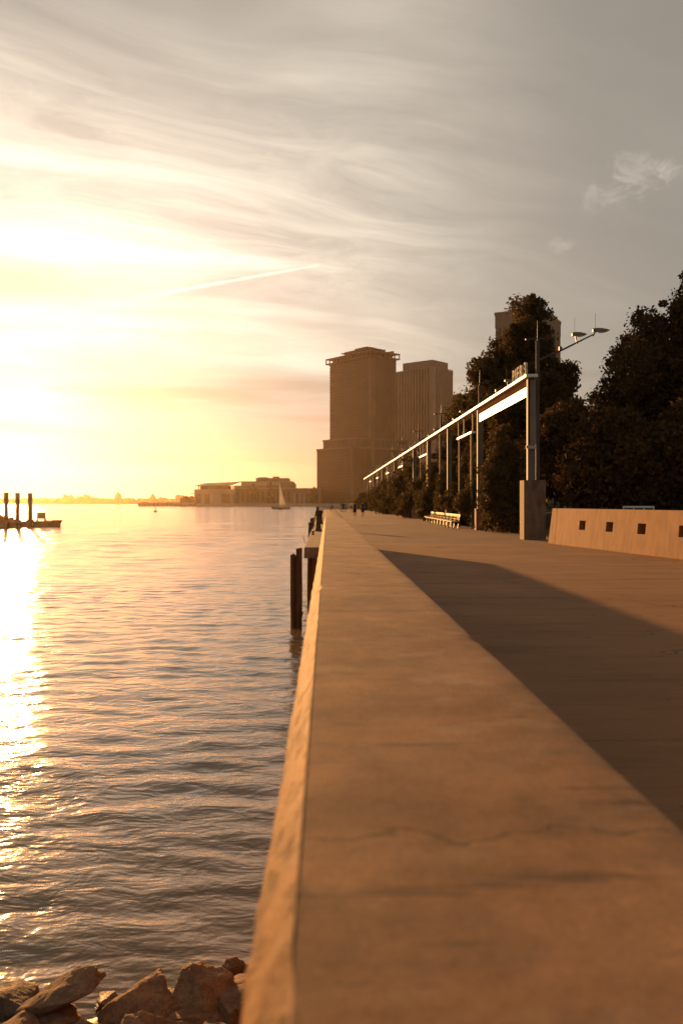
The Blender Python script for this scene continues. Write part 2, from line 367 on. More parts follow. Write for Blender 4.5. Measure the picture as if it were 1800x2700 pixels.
def rock_mat():                                     # quarry stone: grain, mixed tones, dark and wet below the tide line
    m_ = bpy.data.materials.new('riprap stone'); m_.use_nodes = True; t = m_.node_tree; w = NT(t)
    b = t.nodes['Principled BSDF']; pos = w.add('ShaderNodeNewGeometry').outputs['Position']; X, Y, Z = w.sep(pos)
    rnd = w.add('ShaderNodeObjectInfo').outputs['Random']
    col = w.mix(w.step(w.noise(pos, 4.0, 6.0, 0.65), 0.34, 0.66), (0.15, 0.085, 0.048), (0.30, 0.18, 0.105))
    col = w.mix(w.m('MULTIPLY', w.step(w.noise(w.vm('MULTIPLY', pos, (3.0, 3.0, 9.0)), 4.0, 5.0, 0.7), 0.50, 0.66), 0.6), col, (0.10, 0.055, 0.032))
    col = w.scale(col, w.m('ADD', 0.65, w.m('MULTIPLY', rnd, 0.7)))
    col = w.scale(col, w.step(w.noise(pos, 70.0, 3.0, 0.7), 0.3, 0.7, 0.75, 1.2))
    wet = w.step(w.m('ADD', Z, w.m('MULTIPLY', w.noise(pos, 6.0, 3.0), 0.12)), WATER + 0.20, WATER + 0.10)
    col = w.mix(w.m('MULTIPLY', wet, 0.8), col, (0.035, 0.026, 0.014))
    t.links.new(col, b.inputs['Base Color']); w.put(b.inputs['Roughness'], w.m('SUBTRACT', 0.9, w.m('MULTIPLY', wet, 0.55)))
    bp = w.add('ShaderNodeBump'); bp.inputs['Distance'].default_value = 0.03
    t.links.new(w.m('ADD', w.noise(pos, 9.0, 8.0, 0.7), w.m('MULTIPLY', w.noise(pos, 45.0, 4.0, 0.7), 0.25)), bp.inputs['Height']); t.links.new(bp.outputs[0], b.inputs['Normal'])
    return m_
M = {}
M['wall'] = concrete_wall_mat()
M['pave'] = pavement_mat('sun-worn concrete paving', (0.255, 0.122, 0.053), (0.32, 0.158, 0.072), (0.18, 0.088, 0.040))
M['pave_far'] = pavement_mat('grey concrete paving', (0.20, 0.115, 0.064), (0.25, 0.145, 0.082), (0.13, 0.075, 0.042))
M['water'] = water_mat()
M['earth'] = mat('dark soil', (0.05, 0.038, 0.025), (0.075, 0.06, 0.035), 0.95, 1.5, 0.03, 6.0)
M['grass'] = mat('dry grass bank', (0.045, 0.055, 0.022), (0.07, 0.07, 0.03), 0.95, 0.8, 0.04, 14.0)
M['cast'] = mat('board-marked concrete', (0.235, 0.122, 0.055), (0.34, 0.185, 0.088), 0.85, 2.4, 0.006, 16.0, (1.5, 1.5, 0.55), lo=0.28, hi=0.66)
M['cast_shaded'] = mat('shade-darkened streaked concrete', (0.10, 0.066, 0.044), (0.20, 0.138, 0.094), 0.85, 2.4, 0.005, 16.0, (1.8, 1.8, 0.5), lo=0.28, hi=0.66)  # darker copy of the cast concrete: shade of the side turned from the sun
M['steel'] = mat('white painted steel', (0.80, 0.79, 0.75), (0.70, 0.69, 0.65), 0.38, 1.5, 0.001, 30.0, spec=0.5)
M['steel_col'] = mat('shade-darkened column paint', (0.18, 0.162, 0.135), (0.22, 0.198, 0.165), 0.7, 1.5)  # columns of the white frame darkened in colour for their shaded faces
M['steel_grey'] = mat('grey painted steel', (0.36, 0.36, 0.34), (0.42, 0.42, 0.40), 0.5, 1.5)
M['louver'] = mat('brown weathered steel', (0.10, 0.058, 0.035), (0.14, 0.082, 0.048), 1.0, 2.0, stretch=(1, 0.2, 3), spec=0.0)
M['pole'] = mat('dark brown lamp post paint', (0.055, 0.04, 0.032), (0.075, 0.052, 0.04), 0.45, 2.0)
M['lens'] = mat('frosted lamp lens', (0.80, 0.78, 0.70), (0.74, 0.72, 0.64), 0.25, 3.0, trans=0.5)
M['lamp'] = mat('grey lamp casting', (0.13, 0.12, 0.11), (0.17, 0.16, 0.145), 0.45, 3.0)
M['letter'] = mat('cream letter enamel', (0.66, 0.60, 0.48), (0.58, 0.52, 0.40), 0.9, 4.0, spec=0.1)
M['timber'] = mat('rotting pile timber', (0.085, 0.045, 0.022), (0.16, 0.088, 0.044), 0.9, 2.0, 0.02, 6.0, (5, 5, 0.6))
M['ledge'] = mat('stained wharf concrete', (0.23, 0.155, 0.10), (0.32, 0.22, 0.15), 0.9, 1.8, 0.012, 8.0)
M['iron'] = mat('rusted iron', (0.07, 0.04, 0.026), (0.12, 0.065, 0.035), 0.75, 6.0, 0.004, 20.0)
M['rock'] = rock_mat()
M['rock_dry'] = mat('tan riprap stone', (0.17, 0.105, 0.065), (0.32, 0.205, 0.13), 0.92, 3.0, 0.028, 7.0)
M['wood'] = mat('weathered bench wood', (0.34, 0.22, 0.13), (0.46, 0.31, 0.19), 0.7, 4.0, 0.004, 10.0, (6, 0.8, 6), objvar=0.2)
M['black'] = mat('black painted steel', (0.03, 0.028, 0.026), None, 0.5)
M['cable'] = mat('matt black cable', (0.02, 0.018, 0.016), None, 1.0, spec=0.0)
M['leaf'] = mat('plane leaves', (0.070, 0.052, 0.018), (0.115, 0.078, 0.027), 0.8, 0.9, trans=0.28, spec=0.2)
M['leaf2'] = mat('olive leaves', (0.070, 0.045, 0.018), (0.118, 0.070, 0.026), 0.85, 0.7, trans=0.22, spec=0.15)  # leaf browns lifted to carry the warm veil over the trees
M['leaf3'] = mat('climber leaves', (0.068, 0.053, 0.019), (0.112, 0.076, 0.026), 0.75, 1.2, trans=0.3, spec=0.2)
M['bark'] = mat('tree bark', (0.08, 0.06, 0.042), (0.13, 0.10, 0.07), 0.95, 3.0, 0.02, 9.0, (4, 4, 0.7))
M['t1'] = mat('brown granite', (0.15, 0.108, 0.08), (0.175, 0.128, 0.096), 0.7, 0.05)
M['t1b'] = mat('bronze tower cladding', (0.082, 0.057, 0.043), (0.10, 0.07, 0.052), 0.6, 0.05)
M['glass'] = mat('dark tower glass', (0.055, 0.044, 0.038), (0.075, 0.06, 0.05), 0.3, 0.06, spec=0.5)
M['t2'] = mat('pale tower fins', (0.25, 0.20, 0.16), (0.29, 0.235, 0.19), 0.7, 0.05)
M['t3'] = mat('grey tower panels', (0.15, 0.125, 0.105), (0.18, 0.15, 0.125), 0.7, 0.06)
M['far'] = mat('far brick', (0.20, 0.15, 0.115), (0.25, 0.19, 0.145), 0.9, 0.05)
M['farpale'] = mat('far stone', (0.38, 0.33, 0.27), (0.44, 0.38, 0.31), 0.9, 0.05)
M['copper'] = mat('far metal roof', (0.20, 0.20, 0.17), (0.25, 0.25, 0.21), 0.6, 0.05)
M['farwood'] = mat('far treeline', (0.05, 0.055, 0.03), (0.08, 0.075, 0.04), 0.95, 0.05)
M['sail'] = mat('sail cloth', (0.78, 0.74, 0.66), (0.70, 0.66, 0.58), 0.7, 0.5, trans=0.4)
M['hull'] = mat('navy hull paint', (0.13, 0.10, 0.085), (0.17, 0.13, 0.11), 0.4, 0.5)
M['barge'] = mat('haze-toned barge steel', (0.34, 0.17, 0.07), (0.44, 0.23, 0.10), 0.8, 0.6)  # orange veil of the glare put into the barge colour
M['white'] = mat('white vehicle paint', (0.72, 0.71, 0.68), (0.66, 0.65, 0.62), 0.3, 3.0)
M['skin'] = mat('skin', (0.42, 0.25, 0.17), (0.46, 0.28, 0.19), 0.6, 8.0)
for k_, c_ in dict(navy=(0.035, 0.04, 0.07), dark=(0.028, 0.026, 0.03), grey=(0.36, 0.33, 0.31), pale=(0.66, 0.63, 0.58), red=(0.28, 0.06, 0.04), tan=(0.36, 0.27, 0.18), hair=(0.04, 0.026, 0.018)).items():
    M[k_] = mat(k_ + ' cloth', c_, tuple(q * 0.8 for q in c_), 0.85, 9.0)

# ================================================================== THE SETTING
# ---- water: one sheet, finely divided near the wall where single waves show
def axis(dense0, dense1, step, lo, hi, grow):
    a = list(np.arange(dense0, dense1, step)); s = step; x = a[-1]
    while x < hi: s *= grow; x += s; a.append(min(x, hi))
    s = step; x = a[0]; b = []
    while x > lo: s *= grow; x -= s; b.append(max(x, lo))
    return np.array(b[::-1] + a)
def make_water():
    xs = axis(-22.0, 0.4, 0.14, -5900, 5900, 1.025); ys = axis(4.0, 42.0, 0.13, -900, 5900, 1.013)
    xs = xs[(xs < 3) | (np.arange(len(xs)) % 6 == 0) | (xs > 5800)]; ys = ys[(ys > 2) | (np.arange(len(ys)) % 6 == 0)]
    XX, YY = np.meshgrid(xs, ys); gx = np.gradient(xs); gy = np.gradient(ys)
    SP = np.maximum(gx[None, :], gy[:, None])
    Z = np.zeros_like(XX); g = np.random.default_rng(11)
    for i in range(110):
        lam = 0.45 * (1.35 / 0.45) ** g.random() if i < 70 else 1.35 * (10 / 1.35) ** g.random(); th = R(90 - 14) + g.normal() * 0.55
        k = 2 * math.pi / lam; amp = (0.0019 if i < 70 else 0.0010) * lam ** (0.95 if i < 70 else 0.55)
        ph = k * (math.cos(th) * XX + math.sin(th) * YY) + g.uniform(0, 6.28)
        fade = np.clip(1.6 - SP / (lam * 0.22), 0, 1)
        s_ = np.sin(ph)
        if i >= 70: fade = fade * (1 + 4.0 * np.clip((YY - 38) / 60, 0, 1))
        Z += amp * fade * (s_ + 0.22 * np.cos(2 * ph))
    V = np.stack([XX, YY, Z + WATER], -1).reshape(-1, 3); nx, ny = len(xs), len(ys)
    i = (np.arange(ny - 1)[:, None] * nx + np.arange(nx - 1)[None, :]).ravel()
    me = npmesh('water', V, np.stack([i, i + 1, i + nx + 1, i + nx], 1))
    me.polygons.foreach_set('use_smooth', np.ones(len(me.polygons), dtype=bool))
    struct(link('water', me, M['water']))
make_water()

# ---- land under the promenade, the promenade and the bank behind it
land = MB().box(0.0, 400, -60, 196, -3.4, -0.16).build('ground', M['earth']); struct(land)
prom = MB().box(0.02, 12.6, -60, 196, -0.158, -0.02).build('promenade', M['earth']); struct(prom)
joints = [-60, -30, -4, 5.7, 14.9, 24.2, 33.6, 43, 52.4, 61.8, 71.2, 80.6, 90, 99.4, 112, 125, 140, 155, 175, 196]
for a_, b_ in zip(joints[:-1], joints[1:]):
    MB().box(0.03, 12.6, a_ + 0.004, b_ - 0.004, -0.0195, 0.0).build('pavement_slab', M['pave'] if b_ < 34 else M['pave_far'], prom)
def make_bank():
    xs = np.concatenate([np.linspace(9.6, 40, 70), np.linspace(42, 400, 40)]); ys = np.linspace(30, 196, 120)
    XX, YY = np.meshgrid(xs, ys)
    t = np.clip((XX - 12.5 - np.clip((46 - YY) * 0.55, 0, 9)) / 15.0, 0, 1); t = t * t * (3 - 2 * t)
    Zz = -0.06 + t * 4.6 + 0.12 * vnoise(np.stack([XX.ravel() * .35, YY.ravel() * .35, 0 * XX.ravel()], 1), 3).reshape(XX.shape) * np.clip((XX - 11.0) / 3, 0, 1)
    V = np.stack([XX, YY, Zz], -1).reshape(-1, 3); nx, ny = len(xs), len(ys)
    i = (np.arange(ny - 1)[:, None] * nx + np.arange(nx - 1)[None, :]).ravel()
    me = npmesh('park_bank', V, np.stack([i, i + 1, i + nx + 1, i + nx], 1)); me.polygons.foreach_set('use_smooth', np.ones(len(me.polygons), dtype=bool))
    return struct(link('park_bank', me, M['grass']))
make_bank()
def bank_z(X, Y):
    t = min(max((X - 12.5 - min(max((46 - Y) * 0.55, 0), 9)) / 15.0, 0), 1); return -0.06 + t * t * (3 - 2 * t) * 4.6

# ---- the sea wall: parapet with a broken, sunlit arris
TOP = EYE - 0.58; WALL_END = 32.0
def make_parapet():
    g = np.random.default_rng(5)
    ys = [-3.0]
    while ys[-1] < WALL_END: ys.append(ys[-1] + min(max(0.018 * abs(ys[-1]) + 0.018, 0.02), 0.16))
    ys[-1] = WALL_END; ys = np.array(ys); n = len(ys)
    # profile from the water side over the top to the promenade side: (x, z)
    prof = [(-0.135, -3.3), (-0.135, 0.60), (-0.128, 0.80), (-0.118, TOP-0.135), (-0.112, TOP-0.118), (-0.098, TOP-0.092), (-0.081, TOP-0.062), (-0.064, TOP-0.031), (-0.052, TOP-0.010), (-0.046, TOP),
            (0.0, TOP), (0.06, TOP), (0.14, TOP), (0.24, TOP), (0.36, TOP), (0.46, TOP), (0.54, TOP), (0.60, TOP), (0.628, TOP-0.004), (0.640, TOP-0.016), (0.644, 0.80), (0.644, -0.3)]
    P = np.zeros((n, len(prof), 3))
    def nz(f, seed, o=4): return vnoise(np.stack([ys * f, np.zeros(n), np.zeros(n)], 1), seed, o)
    for j, (x, z) in enumerate(prof):
        P[:, j, 0] = x; P[:, j, 1] = ys; P[:, j, 2] = z
        if 3 <= j <= 8:
            q = np.stack([ys * 13.0, np.full(n, x * 40), np.full(n, z * 24)], 1); r_ = vnoise(q, 21, 5)
            P[:, j, 0] += 0.0035 * r_; P[:, j, 2] += 0.003 * vnoise(q, 22, 5)
        if j in (3, 4): P[:, j, 0] += 0.0025 * nz(4.3, 41); P[:, j, 2] += 0.004 * nz(5.1, 42)
        if j in (7, 8, 9):
            chip = np.clip(nz(7.0, 51, 5) - 0.35, 0, 1.2) * np.clip(nz(0.6, 52, 2) + 0.6, 0, 1)
            P[:, j, 0] += chip * (0.006 if j != 9 else 0.009); P[:, j, 2] -= chip * (0.006, 0.008, 0.003)[j - 7]
        if 10 <= j <= 17: P[:, j, 2] += 0.0008 * vnoise(np.stack([ys * 2.1, np.full(n, x * 3.0), np.zeros(n)], 1), 61, 4)
        if j in (18, 19):
            ch = np.clip(nz(2.2, 71, 5) - 0.8, 0, 1); P[:, j, 0] -= ch * 0.02; P[:, j, 2] -= ch * 0.012
            P[:, j, 0] += 0.004 * nz(0.8, 72, 3)
    m_ = len(prof); V = P.reshape(-1, 3)
    i = (np.arange(n - 1)[:, None] * m_ + np.arange(m_ - 1)[None, :]).ravel()
    me = npmesh('parapet', V, np.stack([i, i + m_, i + m_ + 1, i + 1], 1))
    bm = bmesh.new(); bm.from_mesh(me); bm.verts.ensure_lookup_table()
    bm.faces.new([bm.verts[(n - 1) * m_ + k] for k in range(m_)]); bm.faces.new([bm.verts[k] for k in range(m_)][::-1])
    bmesh.ops.recalc_face_normals(bm, faces=bm.faces); bm.to_mesh(me); bm.free()
    me.polygons.foreach_set('use_smooth', np.ones(len(me.polygons), dtype=bool))
    o = link('parapet_wall', me, M['wall']); tag(o, 'waist-high weathered concrete parapet wall with a chipped sunlit edge over the water', 'wall')
    me.set_sharp_from_angle(angle=R(27)) if hasattr(me, 'set_sharp_from_angle') else None
make_parapet()
def make_curb():
    g = np.random.default_rng(9)
    ys = np.concatenate([np.arange(WALL_END + 0.02, 90, 0.35), np.arange(90, 195, 1.0)]); n = len(ys)
    prof = [(-0.25, -3.3), (-0.245, -0.12), (-0.23, -0.02), (-0.17, 0.02), (-0.13, 0.035), (0.7, 0.035), (1.57, 0.035), (1.60, 0.022), (1.605, -0.1)]
    P = np.zeros((n, len(prof), 3))
    for j, (x, z) in enumerate(prof):
        P[:, j, 0] = x; P[:, j, 1] = ys; P[:, j, 2] = z
        if 2 <= j <= 4: P[:, j, 0] += 0.012 * vnoise(np.stack([ys * 1.7, np.full(n, j), np.zeros(n)], 1), 5); P[:, j, 2] += 0.008 * vnoise(np.stack([ys * 1.9, np.full(n, j), np.zeros(n)], 1), 6) * (j < 4)
    m_ = len(prof); i = (np.arange(n - 1)[:, None] * m_ + np.arange(m_ - 1)[None, :]).ravel()
    me = npmesh('kerb', P.reshape(-1, 3), np.stack([i, i + m_, i + m_ + 1, i + 1], 1))
    bm = bmesh.new(); bm.from_mesh(me); bm.verts.ensure_lookup_table()
    bm.faces.new([bm.verts[(n - 1) * m_ + k] for k in range(m_)]); bm.faces.new([bm.verts[k] for k in range(m_)])
    bmesh.ops.recalc_face_normals(bm, faces=bm.faces); bm.to_mesh(me); bm.free()
    o = link('kerb_wall', me, M['wall']); tag(o, 'broad low concrete kerb continuing the sea wall beyond the parapet', 'kerb')
make_curb()

# ---- the far shore
def shore(name, pts, z0, z1, m_):
    return struct(MB().prism(pts, 'z', z0, z1).build(name, m_))
shore('city_shore', [cw(-238, 1000), cw(-120, 990), cw(-60, 985), cw(700, 980), cw(900, 2400), cw(-230, 2400), cw(-260, 1100)], WATER - 0.8, WATER + 3.2, M['farpale'])
shore('distant_shore', [cw(-2600, 2500), cw(-1200, 2450), cw(-200, 2480), cw(-200, 3300), cw(-2600, 3300)], WATER - 0.8, WATER + 4, M['farwood'])

# ================================================================== THINGS
# ---- boulders at the foot of the wall
def boulder(x, y, z, sx, sy, sz, seed, rot, label, tilt=(0, 0)):
    g = np.random.default_rng(seed)
    bm = bmesh.new()
    for _ in range(15):
        v = g.normal(size=3); v /= np.linalg.norm(v); v *= g.uniform(0.82, 1.0); v = np.sign(v) * np.abs(v) ** 0.62
        bm.verts.new(v)
    bmesh.ops.convex_hull(bm, input=bm.verts)
    bmesh.ops.delete(bm, geom=[v for v in bm.verts if not v.link_faces], context='VERTS')
    bmesh.ops.triangulate(bm, faces=bm.faces)
    bmesh.ops.bevel(bm, geom=list(bm.edges), offset=0.025, segments=1, affect='EDGES')
    bmesh.ops.triangulate(bm, faces=bm.faces)
    for _ in range(4): bmesh.ops.subdivide_edges(bm, edges=[e for e in bm.edges if e.calc_length() > 0.07], cuts=1, use_grid_fill=True)
    co = np.array([v.co for v in bm.verts]); nn = vnoise(co * 2.6, seed + 100, 5); n2 = vnoise(co * 6.0, seed + 200, 5)
    for v, a, b in zip(bm.verts, nn, n2): v.co *= 1 + 0.045 * a + 0.024 * b
    me = bpy.data.meshes.new('boulder'); bm.to_mesh(me); bm.free()
    o = link('boulder', me, M['rock']); o.location = (x, y, z); o.scale = (sx, sy, sz); o.rotation_euler = (tilt[0], tilt[1], rot)
    tag(o, label, 'rock', 'boulders at the foot of the sea wall'); return o
def rpos(px, py, h):                # point at height h over the water that shows at this pixel
    d = (EYE - WATER - h) * F / (py - 1325.0); x, y = cw((px - 900) / F * d, d); return x, y, WATER + h
plain = 'tan riprap boulder at the waterline below the parapet wall'
for (px, py, h, sx, sy, sz, rot, tilt, label) in [
    (150, 2660, .18, .40, .26, .17, .35, (0.1, -.42), 'long tilted flat-topped boulder lying in the water beside the sea wall'),
    (40, 2640, .06, .20, .22, .13, .2, (0, .1), 'low boulder half awash behind the long tilted boulder'), (365, 2665, .12, .34, .28, .18, .5, (.2, -.25), 'sloping wedge-shaped boulder between the tilted boulder and the tallest boulder'),
    (528, 2622, .20, .25, .26, .24, -.3, (.1, .1), 'upright broad-faced boulder rising tallest from the riprap below the parapet'),
    (625, 2640, .14, .17, .30, .24, .2, (0, -.2), 'narrow boulder wedged between the tall boulder and the sea wall'),
    (620, 2556, .12, .12, .12, .11, .8, (0, 0), 'small knobbly stone standing behind the tallest boulder next to the sea wall'), (650, 2580, .10, .14, .12, .10, .1, (0, 0), 'small stone pressed against the face of the sea wall'), (285, 2645, .04, .11, .12, .08, 0, (0, 0), 'small wet stone in the gap beside the long tilted boulder'), (430, 2620, .06, .12, .10, .09, .5, (0, 0), 'small wet stone at the water edge beside the tallest boulder'),
    (520, 2700, .10, .26, .20, .13, .9, (.1, .1), plain), (120, 2705, .08, .28, .20, .14, .3, (.1, -.1), plain), (250, 2715, .05, .2, .2, .13, .3, (0, .1), plain),
    (420, 2760, .14, .34, .3, .22, .2, (0, .2), plain), (200, 2790, .14, .36, .3, .22, .7, (.2, 0), plain), (20, 2760, .08, .3, .3, .2, .7, (.2, 0), plain), (590, 2790, .18, .26, .3, .22, 0, (0, 0), plain), (-90, 2680, .05, .3, .26, .2, .7, (.2, 0), plain)]:
    x, y, z = rpos(px, py, h)
    boulder(x, y, z, sx*1.14, sy*1.14, sz*.88, int(px * 7 + py), rot, label, tilt)

# ---- timber piles and the wharf ledge beyond
def pile_mesh(mb, x, y, z0, z1, r, seed, lean=(0, 0), rag=0.12):
    g = np.random.default_rng(seed); n = 11; rings = []
    zs = np.linspace(z0, z1, 12)
    wob = [g.uniform(0.82, 1.1) for _ in range(n)]; topj = [g.uniform(-rag, 0.02) for _ in range(n)]
    for i, z in enumerate(zs):
        t = i / (len(zs) - 1); rings.append([(x + lean[0]*t + r*(1.08-.16*t)*wob[k]*(1+.05*math.sin(3*z+k))*math.cos(2*math.pi*k/n), y + lean[1]*t + r*(1.08-.16*t)*wob[k]*math.sin(2*math.pi*k/n), z + (topj[k] if i == len(zs)-1 else 0)) for k in range(n)])
    mb.loft(rings); return mb
c_ = thing('pile_cluster', 'cluster of three broken timber mooring piles standing in the water beside the parapet', 'piles', (-1.07, 30.2, WATER))
pile_mesh(MB(), -1.0, 30.2, WATER-1.2, EYE-1.60, .12, 1, (.02, 0), .05).build('pile', M['timber'], c_)
pile_mesh(MB(), -1.10, 30.28, WATER-1.2, EYE-1.80, .11, 2, (-.02, 0), .22).build('pile', M['timber'], c_)
pile_mesh(MB(), -1.19, 30.15, WATER-1.2, EYE-1.82, .09, 3, (-.03, 0), .16).build('pile', M['timber'], c_)
MB().bar((-1.0, 30.1, WATER-.2), (-.86, 30.1, WATER+.55), .07, .05).build('brace', M['timber'], c_)
LEDGE = EYE - 1.70
def lx(y): return -0.88 - (y - 32) * 0.0048
ledge = thing('wharf_ledge', 'stained concrete wharf ledge on piles running along the outside of the kerb', 'ledge', (-.6, 32, WATER))
ys = [32.4, 48, 64, 84, 110, 150, 190]
for a_, b_ in zip(ys[:-1], ys[1:]):
    MB().add([(lx(a_), a_, LEDGE-.42), (-.17, a_, LEDGE-.42), (-.24, b_, LEDGE-.42), (lx(b_), b_, LEDGE-.42), (lx(a_)+.02, a_, LEDGE), (-.17, a_, LEDGE), (-.24, b_, LEDGE), (lx(b_)+.02, b_, LEDGE)],
             [(3,2,1,0),(4,5,6,7),(0,1,5,4),(1,2,6,5),(2,3,7,6),(3,0,4,7)]).build('cap_beam', M['ledge'], ledge, bevel=0.03)
for i, y in enumerate([34, 42, 51, 60, 70, 82, 96, 112, 130, 150]):
    pile_mesh(MB(), lx(y)+.22, y, WATER-1.2, LEDGE-.40, .15, 20+i).build('pile', M['timber'], ledge)
for i, (x, y, z1, r, dx, lab) in enumerate([(lx(56)-.15, 56, LEDGE+.42, .17, .10, 'leaning timber pile with a rounded head outside the wharf ledge'), (lx(61)-.10, 61, LEDGE+.62, .16, .08, 'taller timber pile leaning on the outer edge of the wharf ledge'),
        (lx(92)-.02, 92, LEDGE+.55, .16, .0, 'weathered timber pile half-way along the wharf ledge'), (lx(122)-.02, 122, LEDGE+1.1, .2, .0, 'tall timber pile near the far end of the wharf ledge')]):
    o = pile_mesh(MB(), x, y, WATER-1.2, z1, r, 60+i, (dx, 0), .06).build('timber_pile', M['timber']); tag(o, lab, 'pile', 'piles along the wharf ledge')
def bollard(x, y, r, h, label):
    b = thing('bollard', label, 'bollard', (x, y, LEDGE))
    def ring(rr, z): return [(x + rr*math.cos(2*math.pi*k/14), y + rr*math.sin(2*math.pi*k/14), LEDGE + z) for k in range(14)]
    MB().loft([ring(r*1.55, 0), ring(r*1.5, h*.05), ring(r*1.05, h*.12), ring(r*.85, h*.45), ring(r*.9, h*.75)]).build('shaft', M['iron'], b, True)
    MB().loft([ring(r*.95, h*.74), ring(r*1.35, h*.80), ring(r*1.35, h*.93), ring(r*.8, h)]).build('head', M['iron'], b, True)
bollard(-.52, 50.5, .15, 1.25, 'tall rusted mooring post standing against the kerb on the wharf ledge')
bollard(-.50, 68, .14, 1.1, 'second rusted mooring post further along the wharf ledge')
bollard(-.74, 45, .06, .20, 'tiny iron stub on the near part of the wharf ledge')
o = MB().tube([(lx(36)-.02, 36, LEDGE-.05), (lx(36)-.06, 36, LEDGE+.14), (lx(36)-.11, 36.1, LEDGE+.26)], .012, 6).build('iron_rod', M['iron']); tag(o, 'thin bent iron rod sticking up from the edge of the wharf ledge', 'rod')

# ---- low wall with square recesses, at the right of the promenade
A = Vector((8.78, 33.3)); D = (Vector((10.05, 24.0)) - A).normalized(); NRM = Vector((D.y, -D.x))       # NRM: towards the water
if NRM.x > 0: NRM = -NRM
LW = 20.0; HW = 1.37; BAT = 0.13
def pw(s, n, z): return (A.x + D.x*s + NRM.x*n, A.y + D.y*s + NRM.y*n, z)
low = thing('low_wall', 'long battered concrete wall with square recesses at the edge of the promenade', 'wall', (A.x, A.y, 0))
holes = []
for px in (1541, 1613.5, 1699.5, 1812, 1945):
    k = (px - 862) / F; holes.append((k * A.y - A.x) / (D.x - k * D.y))
def face_n(z): return BAT * (1 - z / HW)
def make_face():
    mb = MB(); sy = [0.62]; hw = 0.25; z0, z1 = .62, .95
    for h in holes: sy += [h - hw, h + hw]
    sy.append(LW); zs = [0, z0, z1, HW]
    for i in range(len(sy) - 1):
        for j in range(3):
            if i % 2 == 1 and j == 1:                # recess
                dn = -.26
                q = [pw(sy[i], face_n(z0), z0), pw(sy[i+1], face_n(z0), z0), pw(sy[i+1], face_n(z1), z1), pw(sy[i], face_n(z1), z1)]
                p = [pw(sy[i], dn, z0), pw(sy[i+1], dn, z0), pw(sy[i+1], dn, z1), pw(sy[i], dn, z1)]
                mb.add(q + p, [(4,5,6,7),(0,1,5,4),(1,2,6,5),(2,3,7,6),(3,0,4,7)])
            else:
                mb.add([pw(sy[i], face_n(zs[j]), zs[j]), pw(sy[i+1], face_n(zs[j]), zs[j]), pw(sy[i+1], face_n(zs[j+1]), zs[j+1]), pw(sy[i], face_n(zs[j+1]), zs[j+1])], [(0,1,2,3)])
    T = .5
    mb.add([pw(.62,0,HW), pw(LW,0,HW), pw(LW,-T,HW), pw(.62,-T,HW)], [(0,1,2,3)])
    mb.add([pw(.62,-T,HW), pw(LW,-T,HW), pw(LW,-T,0), pw(.62,-T,0)], [(0,1,2,3)])
    for s in (.62, LW): mb.add([pw(s,BAT,0), pw(s,0,HW), pw(s,-T,HW), pw(s,-T,0)], [(0,1,2,3)])
    me = bpy.data.meshes.new('wall_body'); me.from_pydata([(q[0]-A.x, q[1]-A.y, q[2]) for q in mb.v], [], mb.f)
    bm = bmesh.new(); bm.from_mesh(me); bmesh.ops.remove_doubles(bm, verts=bm.verts, dist=1e-4); bmesh.ops.recalc_face_normals(bm, faces=bm.faces); bm.to_mesh(me); bm.free()
    link('wall_body', me, M['cast'], low)
make_face()
MB().add([pw(-.02,BAT,0), pw(.605,BAT,0), pw(.605,-.5,0), pw(-.02,-.5,0), pw(.10,0,HW), pw(.605,0,HW), pw(.605,-.5,HW), pw(.10,-.5,HW)],
         [(3,2,1,0),(4,5,6,7),(0,1,5,4),(1,2,6,5),(2,3,7,6),(3,0,4,7)]).build('end_block', M['cast'], low, bevel=0.012)

# ---- the steel frame of the old pier shed
gantry = thing('pier_shed_frame', 'long white steel frame of columns and rails along the planted edge of the promenade', 'steel frame', (8.9, 36.8, 0))
CX0, CX1 = 8.66, 8.98                      # water side and land side of the columns
cols = [36.85 + 12.3 * i for i in range(14)]
RT = EYE + 5.38                            # underside of the top rail
def column(y, z0):
    mb = MB()                              # wide-flange section: two flanges and a web
    mb.box(CX0, CX0+.035, y-.12, y+.12, z0, RT); mb.box(CX1-.035, CX1, y-.12, y+.12, z0, RT); mb.box(CX0+.035, CX1-.035, y-.012, y+.012, z0, RT)
    return mb
col0 = None
for i, y in enumerate(cols):
    h = 2.56 if i == 0 else 1.25
    w2 = (.47, .42) if i == 0 else (.28, .28)
    pb = MB().box(8.83-w2[0]+(.07 if i == 0 else 0), 8.83+w2[0]+(.07 if i == 0 else 0), y-w2[1], y+w2[1], -.01, h).build('concrete_base', M['cast_shaded'] if i == 0 else M['cast'], gantry, bevel=0.02)
    c = column(y, h).build('column', M['steel_col'], gantry)
    if i == 0:
        MB().box(CX0-.09, CX1+.03, y-.19, y-.165, 3.93, 4.06).build('bracket', M['steel_grey'], gantry)
        MB().box(CX0+.09, CX1+.02, y-.165, y-.16, 4.1, RT-.05).build('cover_plate', M['steel_col'], gantry)
YE = cols[-1] + 1.2
segs = np.linspace(36.4, YE, 15)
for a_, b_ in zip(segs[:-1], segs[1:]):
    MB().box(8.50, 9.02, a_, b_ - .012, RT + .002, RT + .125).build('top_rail', M['steel'], gantry, bevel=0.008)
for a_, b_ in zip(cols[:-1], cols[1:]):    # lighter members under the top rail
    MB().box(8.76, 8.80, a_+.17, b_-.17, RT-.10, RT-.06).build('tie_bar', M['louver'], gantry)
    MB().box(8.745, 8.785, a_+.17, b_-.17, RT-.22, RT-.17).build('tie_bar', M['louver'], gantry)
pn = (cols[0] + .17, cols[1] - .75)
MB().box(8.70, 8.73, pn[0], cols[1]-.17, EYE+5.07, RT-.005).build('louvre_panel', M['louver'], gantry)
fascia = MB().box(8.66, 8.71, pn[0], pn[1], EYE+4.60, EYE+5.02).build('fascia_panel', M['steel'], gantry)
